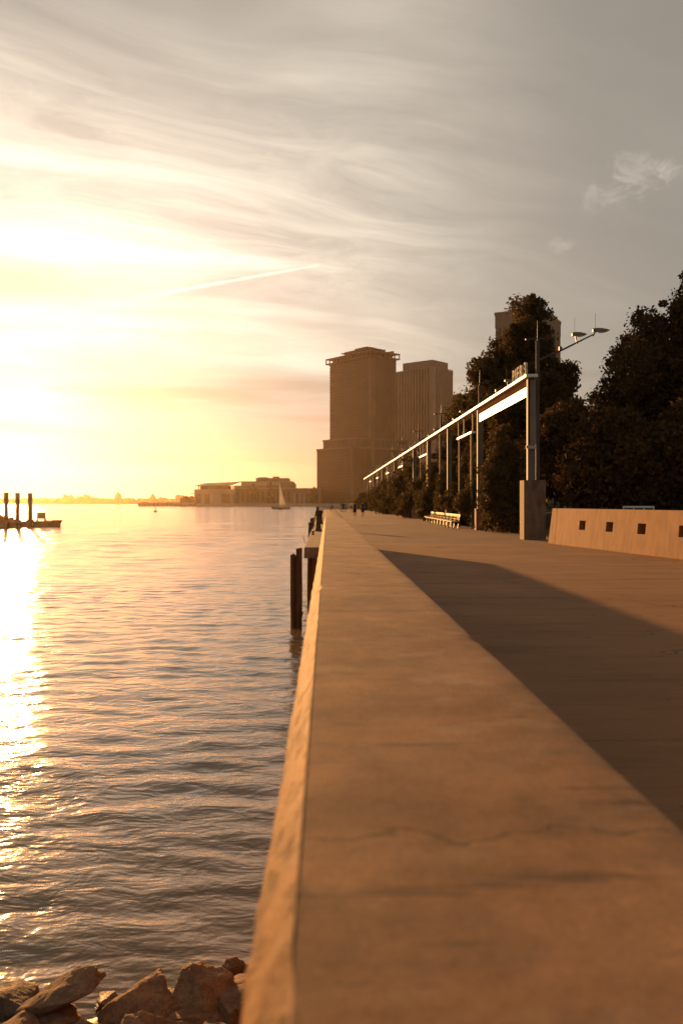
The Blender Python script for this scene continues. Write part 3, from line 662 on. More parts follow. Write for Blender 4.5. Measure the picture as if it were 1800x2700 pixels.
MB().box(8.655, 8.66, 42.33, 42.36, EYE+4.62, EYE+5.0).build('joint_strip', M['louver'], gantry)
MB().tube([(8.64, 42.0, EYE+4.9), (8.60, 41.9, EYE+4.93), (8.58, 41.75, EYE+4.88), (8.6, 41.68, EYE+4.74)], .012, 6).build('hook', M['iron'], gantry)
k = 0
for y0 in (51.0, 74.2, 97.6, 119.8, 144.2, 168):   # hung frames
    y1 = y0 + 5.6
    MB().box(8.62, 8.90, y0, y1, EYE+4.17, EYE+4.27).build('sill_bar', M['steel'], gantry)
    for yy in (y0+.03, y0+3.3, y1-.03): MB().box(8.70, 8.80, yy-.04, yy+.04, EYE+4.27, RT).build('hanger', M['steel_col'], gantry)
    MB().box(8.68, 8.80, y0+.5, y0+.58, 0, EYE+4.17).build('post', M['steel_col'], gantry); MB().box(8.70, 8.80, y1-.3, y1-.22, 0, EYE+4.17).build('post', M['steel_col'], gantry)
for y in (66, 115, 136, 163, 181): MB().box(8.70, 8.80, y-.04, y+.04, 0, RT).build('post', M['steel_col'], gantry)

# ---- sign letters on the rail: PIER 3, read from the water
def text_mesh(ch, size, ext):
    cu = bpy.data.curves.new('letter', 'FONT'); cu.body = ch; cu.size = size; cu.extrude = ext; cu.offset = 0.004; cu.resolution_u = 4
    o = bpy.data.objects.new('tmp', cu); COL.objects.link(o); bpy.context.view_layer.update()
    me = bpy.data.meshes.new_from_object(o.evaluated_get(bpy.context.evaluated_depsgraph_get())); bpy.data.objects.remove(o); return me
sign = thing('pier_sign', 'raised cream letters reading PIER 3 standing on the near end of the top rail', 'sign', (8.60, 37.9, RT + .125))
yy = 39.25
for ch, adv in (('P', .58), ('I', .36), ('E', .56), ('R', .80), ('3', .5)):
    me = text_mesh(ch, .80, .05)
    co = np.array([v.co for v in me.vertices]); wd = co[:, 0].max() - co[:, 0].min(); x0 = co[:, 0].min(); y0 = co[:, 1].min()
    hgt = co[:, 1].max() - y0
    for v in me.vertices:
        lx_, ly_, lz_ = v.co; sc_ = .57 / hgt
        v.co = (-lz_ - .01, (yy - (lx_ - x0) * sc_ * .92) - 37.9, (ly_ - y0) * sc_)
    me.update(); bm = bmesh.new(); bm.from_mesh(me); bmesh.ops.recalc_face_normals(bm, faces=bm.faces); bm.to_mesh(me); bm.free()
    link('letter', me, M['letter'], sign); yy -= adv

# ---- lamp posts behind the frame
def lamp_post(y):
    x = 9.22; t = thing('lamp_post', 'x', 'lamp post', (x, y, 0), 0, 'lamp posts along the steel frame')
    MB().tube([(x,y,0),(x,y,.5),(x,y,.52),(x,y,EYE+7.1)], [.13,.13,.085,.075], 10).build('pole', M['pole'], t, True)
    MB().bar((x-.55,y-.1,EYE+7.14),(x+.55,y+.1,EYE+7.26),.06,.06).build('cross_arm', M['pole'], t)
    MB().tube([(x,y,EYE+7.1),(x,y,EYE+8.0)], [.02,.008], 6).build('spike', M['pole'], t)
    arm = [(x+.02,y,EYE+6.2),(x+1.25,y,EYE+6.78),(x+2.45,y,EYE+7.38)]
    MB().tube(arm, [.045,.04,.03], 8).build('lamp_arm', M['pole'], t, True)
    MB().box(x+.95,x+1.08,y-.05,y+.05,EYE+6.68,EYE+6.84).build('junction_box', M['lamp'], t)
    for (bx, bz, L, stem) in ((x+1.52, EYE+7.38, .66, (x+1.75, EYE+7.02)), (x+2.43, EYE+7.56, .76, (x+2.45, EYE+7.36))):
        pr = [(0,-.06,.05),(.02,-.07,.085),(.18,-.06,.095),(.24,-.05,.10),(.5,-.045,.09),(.8,-.03,.06),(1.0,0,.015)]
        rings = []
        for (u, zl, zh) in pr:
            ww = .03 + .13 * math.sin(math.pi * min(max(u, .06), .97)) ** .6
            rings.append([(bx+u*L, y-ww, bz+zl), (bx+u*L, y+ww, bz+zl), (bx+u*L, y+ww*.7, bz+zh), (bx+u*L, y-ww*.7, bz+zh)])
        hd = MB().loft(rings).build('lamp_head', M['lamp'], t, bevel=.008)
        MB().loft([[(bx+u*L, y-w_, bz+zl), (bx+u*L, y+w_, bz+zl), (bx+u*L, y+w_*.6, bz+zl-dz), (bx+u*L, y-w_*.6, bz+zl-dz)] for u, w_, zl, dz in ((.30,.07,-.045,.02),(.40,.11,-.045,.055),(.65,.11,-.035,.055),(.86,.05,-.02,.03))]).build('lens', M['lens'], hd)
        MB().tube([(stem[0], y, stem[1]-.05), (bx+.14, y, bz-.02)], .03, 6).build('stem', M['lamp'], t)
        MB().tube([(bx+.12, y, bz+.05), (bx+.12, y, bz+.75)], .008, 5).build('bird_spike', M['pole'], t)
    return t
posts = [37.3, 51.5, 69, 85.9, 104.5, 120.6, 139, 157, 177]
lp = lamp_post(posts[0]); lp['label'] = 'dark lamp post strapped to the first steel column beside the pier letters'
lab_lp = 'dark double-headed lamp post rising behind the steel rail'
for y in posts[1:]: dup(lp, (9.22, y, 0), lab_lp)
for a_, b_ in zip(posts[:-1], posts[1:]):
    o = MB().tube([(9.22, a_ + (b_-a_)*t, EYE+6.25-.25*math.sin(math.pi*t)) for t in np.linspace(0, 1, 9)], .008, 5).build('overhead_cable', M['cable'])
    tag(o, 'thin black cable strung between lamp posts above the steel rail', 'cable', 'cables between the lamp posts')

# ---- long slatted bench in front of the planting
BA = Vector((7.55, 51.8)); BD = (Vector((7.95, 69.6)) - BA); BL = BD.length; BD.normalize(); BN = Vector((BD.y, -BD.x))   # BN: landwards
def pb_(s, n, z): return (BA.x + BD.x*s + BN.x*n, BA.y + BD.y*s + BN.y*n, z)
bench = thing('bench', 'long weathered wooden bench with black hoop armrests below the planted frame', 'bench', (BA.x, BA.y, 0))
nm = 9; L = BL / nm
for i in range(nm):
    s0, s1 = i*L, (i+1)*L - .03
    for n0 in (.0, .17, .34): MB().bar(pb_(s0, n0+.07, .44), pb_(s1, n0+.07, .44), .15, .05).build('seat_slat', M['wood'], bench)
    for j in range(2):
        sa = s0 + j*L/2; sb = sa + L/2 - .03
        MB().bar(pb_(sa, .50, .62), pb_(sb, .50, .62), .04, .15).build('back_slat', M['wood'], bench)
        MB().bar(pb_(sa, .55, .80), pb_(sb, .55, .80), .04, .15).build('back_slat', M['wood'], bench)
    MB().tube([pb_(s0+.06, .42, .46)] + [pb_(s0+.06, .23+.21*math.cos(a_), .47+.24*math.sin(a_)) for a_ in np.linspace(.1, math.pi-.1, 9)] + [pb_(s0+.06, .04, .46)], .02, 6).build('armrest', M['black'], bench, True)
    MB().tube([pb_(s0+.85, .42, .46)] + [pb_(s0+.85, .23+.21*math.cos(a_), .47+.24*math.sin(a_)) for a_ in np.linspace(.1, math.pi-.1, 9)] + [pb_(s0+.85, .04, .46)], .02, 6).build('armrest', M['black'], bench, True)
    MB().bar(pb_(s0+.3, .08, 0), pb_(s0+.3, .08, .42), .09, .07).build('leg', M['black'], bench)
    MB().bar(pb_(s0+.3, .44, 0), pb_(s0+.3, .56, .86), .08, .06, up=(1,0,0)).build('leg', M['black'], bench)

# ---- railing at the far end of the promenade
rail = thing('end_railing', 'metal railing closing the far end of the promenade behind the walkers', 'railing', (4, 193.5, 0))
for x in np.arange(-.1, 9.0, 1.5): MB().bar((x, 193.5, 0), (x, 193.5, 1.1), .06).build('post', M['steel_grey'], rail)
for z in (.35, .72, 1.1): MB().bar((-.2, 193.5, z), (8.7, 193.5, z), .06, .06 if z < 1 else .1).build('rail', M['steel_grey'], rail)
rl = thing('kerb_railing', 'short pale railing on the kerb in front of the seated person', 'railing', (0, 150, .15))
for i, y in enumerate(np.arange(146, 176, 3)): MB().bar((.05, y, .15), (.05, y, 1.2), .08).build('post', M['steel'], rl)
MB().bar((.05, 146, 1.2), (.05, 173, 1.2), .07, .1).build('rail', M['steel_grey'], rl); MB().bar((.05, 146, .7), (.05, 173, .7), .05).build('rail', M['steel_grey'], rl)

# ---- parked utility van behind the low wall
vx, vy = 14.0, 38.2; vz = bank_z(vx, vy)
van = thing('utility_van', 'small white utility van parked behind the low wall', 'van', (vx, vy, vz), R(-20))
Z0 = vz
MB().prism([(vx+a_, Z0+b_) for a_, b_ in ((-.72,.35),(.72,.35),(.75,.75),(.68,.98),(-.68,.98),(-.75,.75))], 'y', vy-1.5, vy+1.5).build('body', M['white'], van, bevel=.03)
def vb(x0, x1, y0, y1, z0, z1): return MB().box(vx+x0, vx+x1, vy+y0, vy+y1, Z0+z0, Z0+z1)
vb(-.66,.66,-1.3,1.2,1.42,1.50).build('roof', M['white'], van, bevel=.02)
for x in (-.64, -.22, .20, .60): vb(x, x+.05, -1.28, -1.22, .97, 1.42).build('window_post', M['white'], van)
for x in (-.59, -.17, .25): vb(x, x+.37, -1.26, -1.24, .98, 1.42).build('window', M['glass'], van)
for s in (-.66, .63): vb(s, s+.03, -1.2, 1.1, .98, 1.42).build('window', M['glass'], van)
vb(-.6,.6,1.1,1.13,.98,1.42).build('window', M['glass'], van)
for x in (-.72, .56):
    for y in (-.95, .95):
        MB().tube([(vx+x, vy+y, Z0+.28), (vx+x+.16, vy+y, Z0+.28)], .28, 16).build('wheel', M['black'], van)

# ---- trees and shrubs: trunk, limbs and a crown of leaf clumps
def leaf_cloud(centres, sd, per, size, seed):
    g = np.random.default_rng(seed); n = len(centres)
    C = np.repeat(centres, per, axis=0); S = np.repeat(sd, per)[:, None]
    off = g.normal(size=C.shape); off *= (1.75 * g.random(len(C)) ** .42 / np.linalg.norm(off, axis=1))[:, None] * S * np.array([1, 1, .8]); P = C + off
    k = len(P)
    a = g.normal(size=(k, 3)); a /= np.linalg.norm(a, axis=1)[:, None]
    r = g.normal(size=(k, 3)); r[:, 2] *= .6
    b = np.cross(a, r); b /= np.linalg.norm(b, axis=1)[:, None] + 1e-9
    L = size * g.uniform(.65, 1.35, k)[:, None]
    n_ = np.cross(a, b) * L * .14
    V = np.stack([P - a*L*.55, P - b*L*.34 + n_, P + a*L*.55, P + b*L*.34 + n_], 1).reshape(-1, 3)
    i = np.arange(k) * 4
    T = np.concatenate([np.stack([i, i+1, i+2], 1), np.stack([i, i+2, i+3], 1)])
    return V, T
def tree(name, label, base, lobes, nclump, per, size, sd, mleaf, seed, trunk_r, group=None, cat='tree', shell=.55, limbs=14, stems=1):
    """lobes: (x, y, z, rx, ry, rz) in world units"""
    g = np.random.default_rng(seed); t = thing(name, label, cat, base, 0, group); base = np.array(base, float)
    lob = np.array(lobes, float); vol = lob[:, 3] * lob[:, 4] * lob[:, 5]; pick = g.choice(len(lob), nclump, p=vol / vol.sum())
    d = g.normal(size=(nclump, 3)); d /= np.linalg.norm(d, axis=1)[:, None]
    rad = g.random(nclump) ** (1/3); rad = shell + (1 - shell) * rad if shell > .8 else np.where(g.random(nclump) < .65, g.uniform(.78, 1.08, nclump), rad)
    spr = g.random(nclump) < .16; rad = np.where(spr, g.uniform(1.02, 1.30, nclump), rad)      # sprigs that break the outline
    C = lob[pick, :3] + d * rad[:, None] * lob[pick, 3:6]
    keep = C[:, 2] > base[2] + .15; C = C[keep]
    sds = sd * g.uniform(.6, 1.35, len(C)) * np.where(spr[keep], .55, 1.0)
    V, T = leaf_cloud(C, sds, per, size, seed + 1)
    me = npmesh('crown', V - base, T); link('crown', me, mleaf, t)
    mb = MB(); top = lob[:, 2].max()
    for s_ in range(stems):
        bx, by = base[0] + (g.normal()*.5 if stems > 1 else 0), base[1] + (g.normal()*.5 if stems > 1 else 0)
        hub = np.array([lob[:, 0].mean()*.5 + bx*.5, lob[:, 1].mean()*.5 + by*.5, base[2] + (top - base[2]) * .78])
        pts = [(bx, by, base[2]-.2)] + [(bx + (hub[0]-bx)*u + g.normal()*.08, by + (hub[1]-by)*u + g.normal()*.08, base[2] + (hub[2]-base[2])*u) for u in (.2, .4, .6, .8, 1)]
        rr = [trunk_r*q for q in (1.25, .95, .8, .6, .4, .15)]
        mb.tube(pts, rr, 9)
        for j in range(limbs):
            q = C[g.integers(len(C))]; u = g.uniform(.3, .85); i0 = min(int(u*5), 4); p = np.array(pts[i0]) + (np.array(pts[i0+1]) - np.array(pts[i0])) * (u*5 - i0)
            if q[2] < p[2] - .5: continue
            mid = (p + q) / 2 + np.array([0, 0, .12*np.linalg.norm(q-p)])
            mb.tube([p, mid, q], [trunk_r*.38*(1-u*.5), trunk_r*.22, trunk_r*.06], 6)
    mb.build('trunk', M['bark'], t, True); return t
def lobes_px(Yd, specs, depth):     # crown lobes measured on the photograph, at their distance
    s_ = Yd / F; out = []
    for (px, py, rx, ry) in specs:
        x, y = cw((px - 900) * s_, Yd); out.append((x, y + depth * (((px*7919) % 13) / 13 - .5), EYE + (1325 - py) * s_, rx*s_, max(rx*s_, 1.2), ry*s_))
    return out
def root(px, Yd):
    x, y = cw((px - 900) / F * Yd, Yd); return (x, y, bank_z(x, y))
tree('plane_tree', 'tall leafy plane tree in front of the grey tower, behind the pier letters', root(1385, 60),
     lobes_px(60, [(1390, 800, 24, 32), (1385, 850, 32, 45), (1372, 915, 48, 55), (1395, 985, 65, 80), (1305, 975, 36, 50), (1262, 990, 24, 32), (1330, 930, 28, 40), (1448, 990, 36, 42), (1500, 990, 26, 32), (1365, 1065, 95, 75), (1440, 1085, 60, 50), (1280, 1050, 32, 40)], 4.0),
     1050, 60, .23, .40, M['leaf'], 101, .26, limbs=30)
tree('broad_tree', 'tallest dark tree with loose pointed tops behind the low wall', root(1760, 47),
     lobes_px(47, [(1795, 815, 36, 80), (1770, 900, 75, 90), (1700, 880, 42, 65), (1700, 990, 88, 85), (1638, 985, 42, 65), (1790, 1030, 110, 110), (1655, 1080, 85, 85), (1850, 920, 80, 120), (1740, 1150, 130, 100)], 4.0),
     1500, 64, .175, .34, M['leaf2'], 102, .24, limbs=30)
tree('small_tree', 'smaller yellow-green tree left of the plane tree, above the steel rail', root(1235, 74), lobes_px(74, [(1235, 1085, 38, 45), (1215, 1100, 24, 30), (1262, 1110, 45, 55), (1240, 1160, 60, 60)], 2), 260, 60, .22, .4, M['leaf3'], 103, .14, limbs=12)
for i, (px, Yd, sp, lab) in enumerate([
    (1530, 49, [(1520, 1140, 65, 65), (1470, 1180, 60, 80), (1560, 1200, 90, 90)], 'rounded dark shrub tree filling the gap between the plane tree and the tall tree'),
    (1620, 45, [(1600, 1190, 75, 95), (1660, 1230, 85, 90), (1560, 1255, 80, 70)], 'dark shrub tree behind the recessed end of the low wall'),
    (1760, 42, [(1740, 1230, 110, 90), (1820, 1180, 90, 110)], 'dense dark shrub tree behind the van'),
    (1400, 64, [(1350, 1150, 75, 95), (1430, 1180, 80, 100), (1310, 1190, 60, 90)], 'dark tree filling the space below the fascia panel'),
    (1300, 80, [(1260, 1180, 70, 80), (1320, 1160, 70, 90), (1210, 1220, 60, 60)], 'dark tree standing behind the hung frames'),
    (1480, 58, [(1470, 1120, 50, 55), (1430, 1230, 70, 80), (1520, 1230, 70, 80)], 'dark tree at the foot of the plane tree')]):
    tree('shrub_tree', lab, root(px, Yd), lobes_px(Yd, sp, 3.0), 560, 60, .24, .5, M['leaf2'], 120 + i, .14, 'dark trees on the bank', limbs=8)
# climbers and shrubs planted along the steel frame
shl = 'dark leafy shrub planted along the foot of the steel frame'
for i, (Yd, h, r, dx, lab) in enumerate([(46.3, 5.3, 1.25, .55, 'widest leafy shrub, standing at the near end of the bench'), (53, 4.9, 1.1, .6, 'leafy shrub rising behind the near end of the bench'), (60, 4.6, 1.0, .6, shl), (66, 4.4, 1.0, .7, shl),
        (73, 4.7, 1.15, .6, shl), (80, 5.0, 1.1, .5, shl), (88.5, 6.1, 1.3, .4, shl), (96, 5.2, 1.3, .4, shl), (105, 5.4, 1.4, .3, shl), (115, 4.7, 1.4, .3, shl), (125, 4.8, 1.5, .2, shl), (137, 4.2, 1.5, .1, shl), (150, 4.3, 1.6, .1, shl), (163, 3.8, 1.6, 0, shl), (176, 3.5, 1.7, -.2, shl), (188, 3.2, 1.8, -.3, shl)]):
    g = np.random.default_rng(300 + i); X = (8.72 if Yd > 72 else 9.05) + dx; h = h * 1.06; r = r * (1.12 if Yd > 72 else 1.0); lo = []
    nl = 6
    for k in range(nl):
        u = (k + .5) / nl; lo.append((X + g.normal()*.28*r, Yd + g.normal()*.5*r, .5 + u*(h - .9), r*(1.05 - .62*u**1.5), r*(1.15 - .55*u), h/nl*.85))
    far = Yd > 90
    tree('shrub', lab, (X, Yd, -.05), lo, 200 if far else 330, 44 if far else 64, .20 if far else .135, .30 if far else .24, M['leaf3'], 330 + i, .05, 'shrubs along the steel frame', 'shrub', limbs=6, stems=3)

# ---- walkers
def person(name_label, x, y, h, face, pose, shirt, shorts, hair='hair', sleeves=True, skirt=False, z=0.0, group='people on the promenade'):
    """face: heading in radians (0 looks along +Y); pose: stride (m), arm bend, sit"""
    t = thing('person', name_label, 'person', (x, y, z), face, group); s = h / 1.75
    st, bend, sit = pose
    hipz = .93 if not sit else .50; lean = .03
    J = {}; J['pelvis'] = (0, 0, hipz); J['waist'] = (0, .01, hipz+.14); J['chest'] = (0, lean, hipz+.36); J['neck'] = (0, lean, hipz+.55); J['neck2'] = (0, lean+.02, hipz+.61); J['head'] = (0, lean+.03, hipz+.70); J['crown'] = (0, lean+.02, hipz+.80)
    rad = dict(pelvis=(.155,.11), waist=(.135,.095), chest=(.165,.11), neck=(.07,.07), neck2=(.055,.055), head=(.078,.095), crown=(.06,.07))
    E = [('pelvis','waist'),('waist','chest'),('chest','neck'),('neck','neck2'),('neck2','head'),('head','crown')]
    for sd, sg in (('L', -1), ('R', 1)):
        f = st * sg
        if sit: kn, an = (sg*.12, .42, hipz-.02), (sg*.13, .44, hipz-.44)
        else: kn, an = (sg*.10, f*.5 + .06*abs(st), hipz-.44), (sg*.10, f - (.12 if f < 0 else 0), hipz-.86 + (.12*abs(st)/.35 if f < 0 else 0))
        J['hip'+sd] = (sg*.095, 0, hipz-.06); J['knee'+sd] = kn; J['ankle'+sd] = an; J['toe'+sd] = (an[0], an[1]+.16, an[2]-.05)
        J['sh'+sd] = (sg*.19, lean, hipz+.47); J['el'+sd] = (sg*.25, lean - f*.35 - .03, hipz+.20)
        J['wr'+sd] = (sg*(.24 - .10*bend), lean - f*.4 + .24*bend, hipz + (-.04 + .26*bend)); J['hd'+sd] = (sg*(.23 - .14*bend), lean - f*.4 + .05 + .27*bend, hipz + (-.13 + .36*bend))
        rad.update({'hip'+sd:(.09,.09), 'knee'+sd:(.062,.062), 'ankle'+sd:(.04,.045), 'toe'+sd:(.042,.03), 'sh'+sd:(.062,.062), 'el'+sd:(.045,.045), 'wr'+sd:(.032,.032), 'hd'+sd:(.036,.03)})
        E += [('pelvis','hip'+sd),('hip'+sd,'knee'+sd),('knee'+sd,'ankle'+sd),('ankle'+sd,'toe'+sd),('chest','sh'+sd),('sh'+sd,'el'+sd),('el'+sd,'wr'+sd),('wr'+sd,'hd'+sd)]
    names = list(J); me = bpy.data.meshes.new('body'); me.from_pydata([tuple(q*s for q in J[k]) for k in names], [(names.index(a), names.index(b)) for a, b in E], [])
    o = bpy.data.objects.new('body', me); COL.objects.link(o)
    sk = o.modifiers.new('skin', 'SKIN'); sk.use_smooth_shade = True
    for i, k in enumerate(names): sv = me.skin_vertices[0].data[i]; sv.radius = (rad[k][0]*s, rad[k][1]*s); sv.use_root = (k == 'pelvis')
    o.modifiers.new('sub', 'SUBSURF').levels = 1; o.modifiers['sub'].render_levels = 1
    bpy.context.view_layer.update()
    nm_ = bpy.data.meshes.new_from_object(o.evaluated_get(bpy.context.evaluated_depsgraph_get())); bpy.data.objects.remove(o)
    for p in nm_.polygons: p.use_smooth = True
    link('body', nm_, M['skin'], t)
    def ell(cx, cy, cz, rx, ry, n=12): return [(s*(cx + rx*math.cos(2*math.pi*k/n)), s*(cy + ry*math.sin(2*math.pi*k/n)), s*cz) for k in range(n)]
    mb = MB().loft([ell(0, 0, hipz-.02, .185, .14), ell(0, .01, hipz+.14, .165, .125), ell(0, lean, hipz+.34, .20, .14), ell(0, lean, hipz+.46, .205, .125), ell(0, lean, hipz+.535, .12, .09)])
    if sleeves:
        for sd, sg in (('L', -1), ('R', 1)):
            a = Vector(J['sh'+sd]); b = Vector(J['el'+sd]); mb.tube([(a + Vector((-sg*.03,0,.02)))*s, (a.lerp(b, .4))*s, (a.lerp(b, .8))*s], [.085*s, .078*s, .072*s], 9)
    mb.build('shirt', M[shirt], t, True, local=True)
    mb = MB().loft([ell(0, 0, hipz+.06, .175, .135), ell(0, 0, hipz-.06, .195, .145), ell(0, 0, hipz-.12, .185, .14)])
    if not sit and skirt: mb.loft([ell(0, 0, hipz-.08, .19, .145), ell(0, 0, hipz-.40, .24, .2)])
    else:
        for sd in 'LR':
            a = Vector(J['hip'+sd]); b = Vector(J['knee'+sd]); mb.tube([a*s, a.lerp(b, .45)*s, a.lerp(b, .9)*s], [.115*s, .10*s, .088*s], 10)
    mb.build('shorts', M[shorts], t, True, local=True)
    hz = hipz + .73
    mb = MB().loft([ell(0, lean-.02, hz-.06, .085, .085), ell(0, lean-.012, hz+.02, .10, .108), ell(0, lean, hz+.09, .085, .095), ell(0, lean, hz+.135, .04, .05)])
    mb.build('hair', M[hair], t, True, local=True)
    for sd in 'LR':
        an = J['ankle'+sd]; mb = MB().loft([[(s*(an[0]+a_), s*(an[1]+b_), s*(an[2]-.075+c_)) for a_, b_, c_ in ((-.045,u0,0),(.045,u0,0),(.04,u0,hh),(-.04,u0,hh))] for u0, hh in ((-.07,.09),(.05,.10),(.17,.05),(.20,.03))])
        mb.build('shoe', M['pale'], t, local=True)
    return t
def at_px(px, Yd): return cw((px - 900) / F * Yd, Yd)
x, y = at_px(935, 95); person('jogger in a dark singlet and shorts with elbows bent beside another jogger', x, y, 1.70, R(4), (.20, .85, False), 'dark', 'dark', sleeves=False)
x, y = at_px(956, 96); person('jogger in a navy T-shirt and navy shorts running nearest the shrubs', x, y, 1.76, R(-4), (-.18, .75, False), 'navy', 'navy')
x, y = at_px(898, 141); person('walker in a grey shirt and pale shorts beside two friends on the promenade', x, y, 1.68, R(6), (.16, .1, False), 'grey', 'pale')
x, y = at_px(905, 140); person('middle walker of a trio, in dark clothes', x, y, 1.70, R(2), (-.12, .1, False), 'dark', 'dark')
x, y = at_px(911, 142); person('walker in a tan shirt and grey shorts next to the dark-clothed walker', x, y, 1.72, R(-3), (.18, .1, False), 'tan', 'grey')
x, y = at_px(926, 168); person('distant walker in a white T-shirt and dark shorts', x, y, 1.74, R(0), (.2, .3, False), 'pale', 'dark')
seat = thing('stool', 'small dark seat on the kerb under the seated person', 'seat', (1.0, 158, .15))
MB().box(.74, 1.26, 157.8, 158.2, .55, .61).build('seat', M['wood'], seat)
for a_ in (.78, 1.18):
    for b_ in (157.84, 158.12): MB().box(a_, a_+.05, b_, b_+.05, .15, .55).build('leg', M['black'], seat)
person('person in red and dark clothes sitting by the kerb railing', 1.0, 158, 1.66, R(70), (0, .5, True), 'red', 'dark', z=.15)

# ---- sailing boat
def bl(px, Yd): return cw((px - 900) / F * Yd, Yd)
YB = 560; bx, by = bl(740, YB)
boat = thing('sailing_boat', 'white-sailed sailing boat crossing in front of the far shore', 'boat', (bx, by, WATER))
def hullring(u):
    L_ = 6.2; X_ = -L_ + 2*L_*u; wd = 1.7*math.sin(math.pi*min(.06+.9*u, .97))**.7 + .05; fb = 1.55 - .5*u + .35*(u-.5)**2
    return [(bx+X_, by-wd, WATER+fb), (bx+X_+ (.6 if u < .1 else 0), by-wd*.75, WATER-.1), (bx+X_+(.8 if u < .1 else 0), by, WATER-.35), (bx+X_+(.6 if u < .1 else 0), by+wd*.75, WATER-.1), (bx+X_, by+wd, WATER+fb)]
MB().loft([hullring(u) for u in np.linspace(0, 1, 13)]).build('hull', M['hull'], boat, True)
MB().prism([(bx-1.6, WATER+1.3), (bx+2.2, WATER+1.15), (bx+2.0, WATER+1.75), (bx-1.0, WATER+1.85)], 'y', by-.9, by+.9).build('cabin', M['white'], boat, bevel=.08)
MB().tube([(bx-1.2, by, WATER+1.2), (bx-1.0, by, WATER+18.4)], [.11,.06], 8).build('mast', M['steel_grey'], boat)
MB().tube([(bx-1.15, by, WATER+2.6), (bx+3.4, by, WATER+2.5)], .08, 6).build('boom', M['steel_grey'], boat)
def sail(pts, nu=10, nv=10, belly=.45):
    (ax,az),(bx_,bz_),(cx,cz) = pts; V=[]; 
    for i in range(nu+1):
        for j in range(nv+1):
            u=i/nu; v=j/nv; x0=ax+(cx-ax)*u; z0=az+(cz-az)*u; x1=bx_+(cx-bx_)*u; z1=bz_+(cz-bz_)*u
            V.append((bx+x0+(x1-x0)*v, by+belly*math.sin(math.pi*v)*(1-u*.9)-.2*v, WATER+z0+(z1-z0)*v))
    return MB().add(V, [(i*(nv+1)+j, i*(nv+1)+j+1, (i+1)*(nv+1)+j+1, (i+1)*(nv+1)+j) for i in range(nu) for j in range(nv)])
o = sail([(-.95,2.7),(3.3,2.6),(-.85,17.6)]).build('mainsail', M['sail'], boat, True); md = o.modifiers.new('thick','SOLIDIFY'); md.thickness=.03
MB().tube([(bx-1.0,by,WATER+18.2),(bx-6.1,by,WATER+1.6)], .025, 5).build('forestay', M['black'], boat); MB().tube([(bx-1.0,by,WATER+18.2),(bx+6.1,by,WATER+1.2)], .025, 5).build('backstay', M['black'], boat)
for u in (3.2, 4.2, 5.2): MB().bar((bx+u, by-1.2, WATER+1.1), (bx+u, by-1.2, WATER+1.9), .06).build('stanchion', M['steel_grey'], boat)
MB().bar((bx+3.0, by-1.2, WATER+1.9), (bx+5.8, by-1.2, WATER+1.9), .05).build('lifeline', M['steel_grey'], boat)
MB().tube([(bx+4.1, by, WATER+1.0), (bx+4.1, by, WATER+1.9), (bx+4.3, by, WATER+2.3)], [.25,.28,.13], 8).build('cockpit_dodger', M['tan'], boat)

# ---- work barge with spuds
YG = 157.0
def gx(px): return bl(px, YG)[0]
gy = bl(70, YG)[1] + 0.5
barge = thing('work_barge', 'orange-toned flat work barge with three tall spud pipes moored in the glare', 'barge', (gx(60), gy, WATER), R(17.5))
MB().prism([(gx(-190), WATER-.5), (gx(-200), WATER+1.15), (gx(60), WATER+1.0), (gx(157), WATER+1.05), (gx(157), WATER+.85), (gx(154), WATER+.8), (gx(153), WATER-.5)], 'y', gy-4.5, gy+4.5).build('hull', M['barge'], barge, bevel=.06)
MB().box(gx(131), gx(157.5), gy-4.6, gy+4.6, WATER+1.03, WATER+1.2).build('fender', M['barge'], barge)
for (a_, b_) in ((15.5, 27.5), (42.5, 54.5), (73, 84.5)):
    cx_ = (gx(a_)+gx(b_))/2; r_ = (gx(b_)-gx(a_))/2
    MB().tube([(cx_, gy-5.0, WATER-3), (cx_, gy-5.0, EYE+1.72 if a_ > 20 else EYE+1.80)], r_, 20).build('spud_pipe', M['barge'], barge, True)
    MB().box(cx_-r_-.25, cx_+r_+.25, gy-5.9, gy-4.1, WATER+.7, WATER+1.35).build('spud_collar', M['barge'], barge)
MB().box(gx(95), gx(115), gy-2.1, gy-1.9, EYE-2.95, EYE-1.9).build('sign_board', M['farpale'], barge)
for (a_, b_, z0, z1) in ((94.6, 96, WATER+1.0, EYE-1.85), (114, 115.4, WATER+1.0, EYE-1.85), (94.6, 115.4, EYE-1.95, EYE-1.85), (94.6, 115.4, EYE-2.98, EYE-2.9)):
    MB().box(gx(a_), gx(b_), gy-2.2, gy-2.1, z0, z1).build('board_frame', M['barge'], barge)
for px in (95.3, 114.7): MB().prism([(gx(px)-.3, WATER+1.0), (gx(px)+.3, WATER+1.0), (gx(px)+.05, WATER+1.5), (gx(px)-.05, WATER+1.5)], 'y', gy-2.3, gy-2.1).build('board_foot', M['barge'], barge)
MB().prism([(gx(-120), WATER+1.1), (gx(-120), WATER+3.2), (gx(-10), WATER+3.0), (gx(2), WATER+2.3), (gx(14), WATER+1.75), (gx(35), WATER+1.8), (gx(37), WATER+1.35), (gx(42), WATER+1.1)], 'y', gy-3, gy+3).build('deck_house', M['barge'], barge)
for px in (58, 62, 66, 70): MB().bar((gx(px), gy-4.3, WATER+1.0), (gx(px), gy-4.3, WATER+1.4), .05).build('rail_post', M['barge'], barge)
MB().bar((gx(57), gy-4.3, WATER+1.4), (gx(72), gy-4.3, WATER+1.4), .05).build('hand_rail', M['barge'], barge)
MB().bar((gx(133.5), gy-3, WATER+1.1), (gx(133.5), gy-3, WATER+1.75), .05).build('flag_staff', M['barge'], barge)
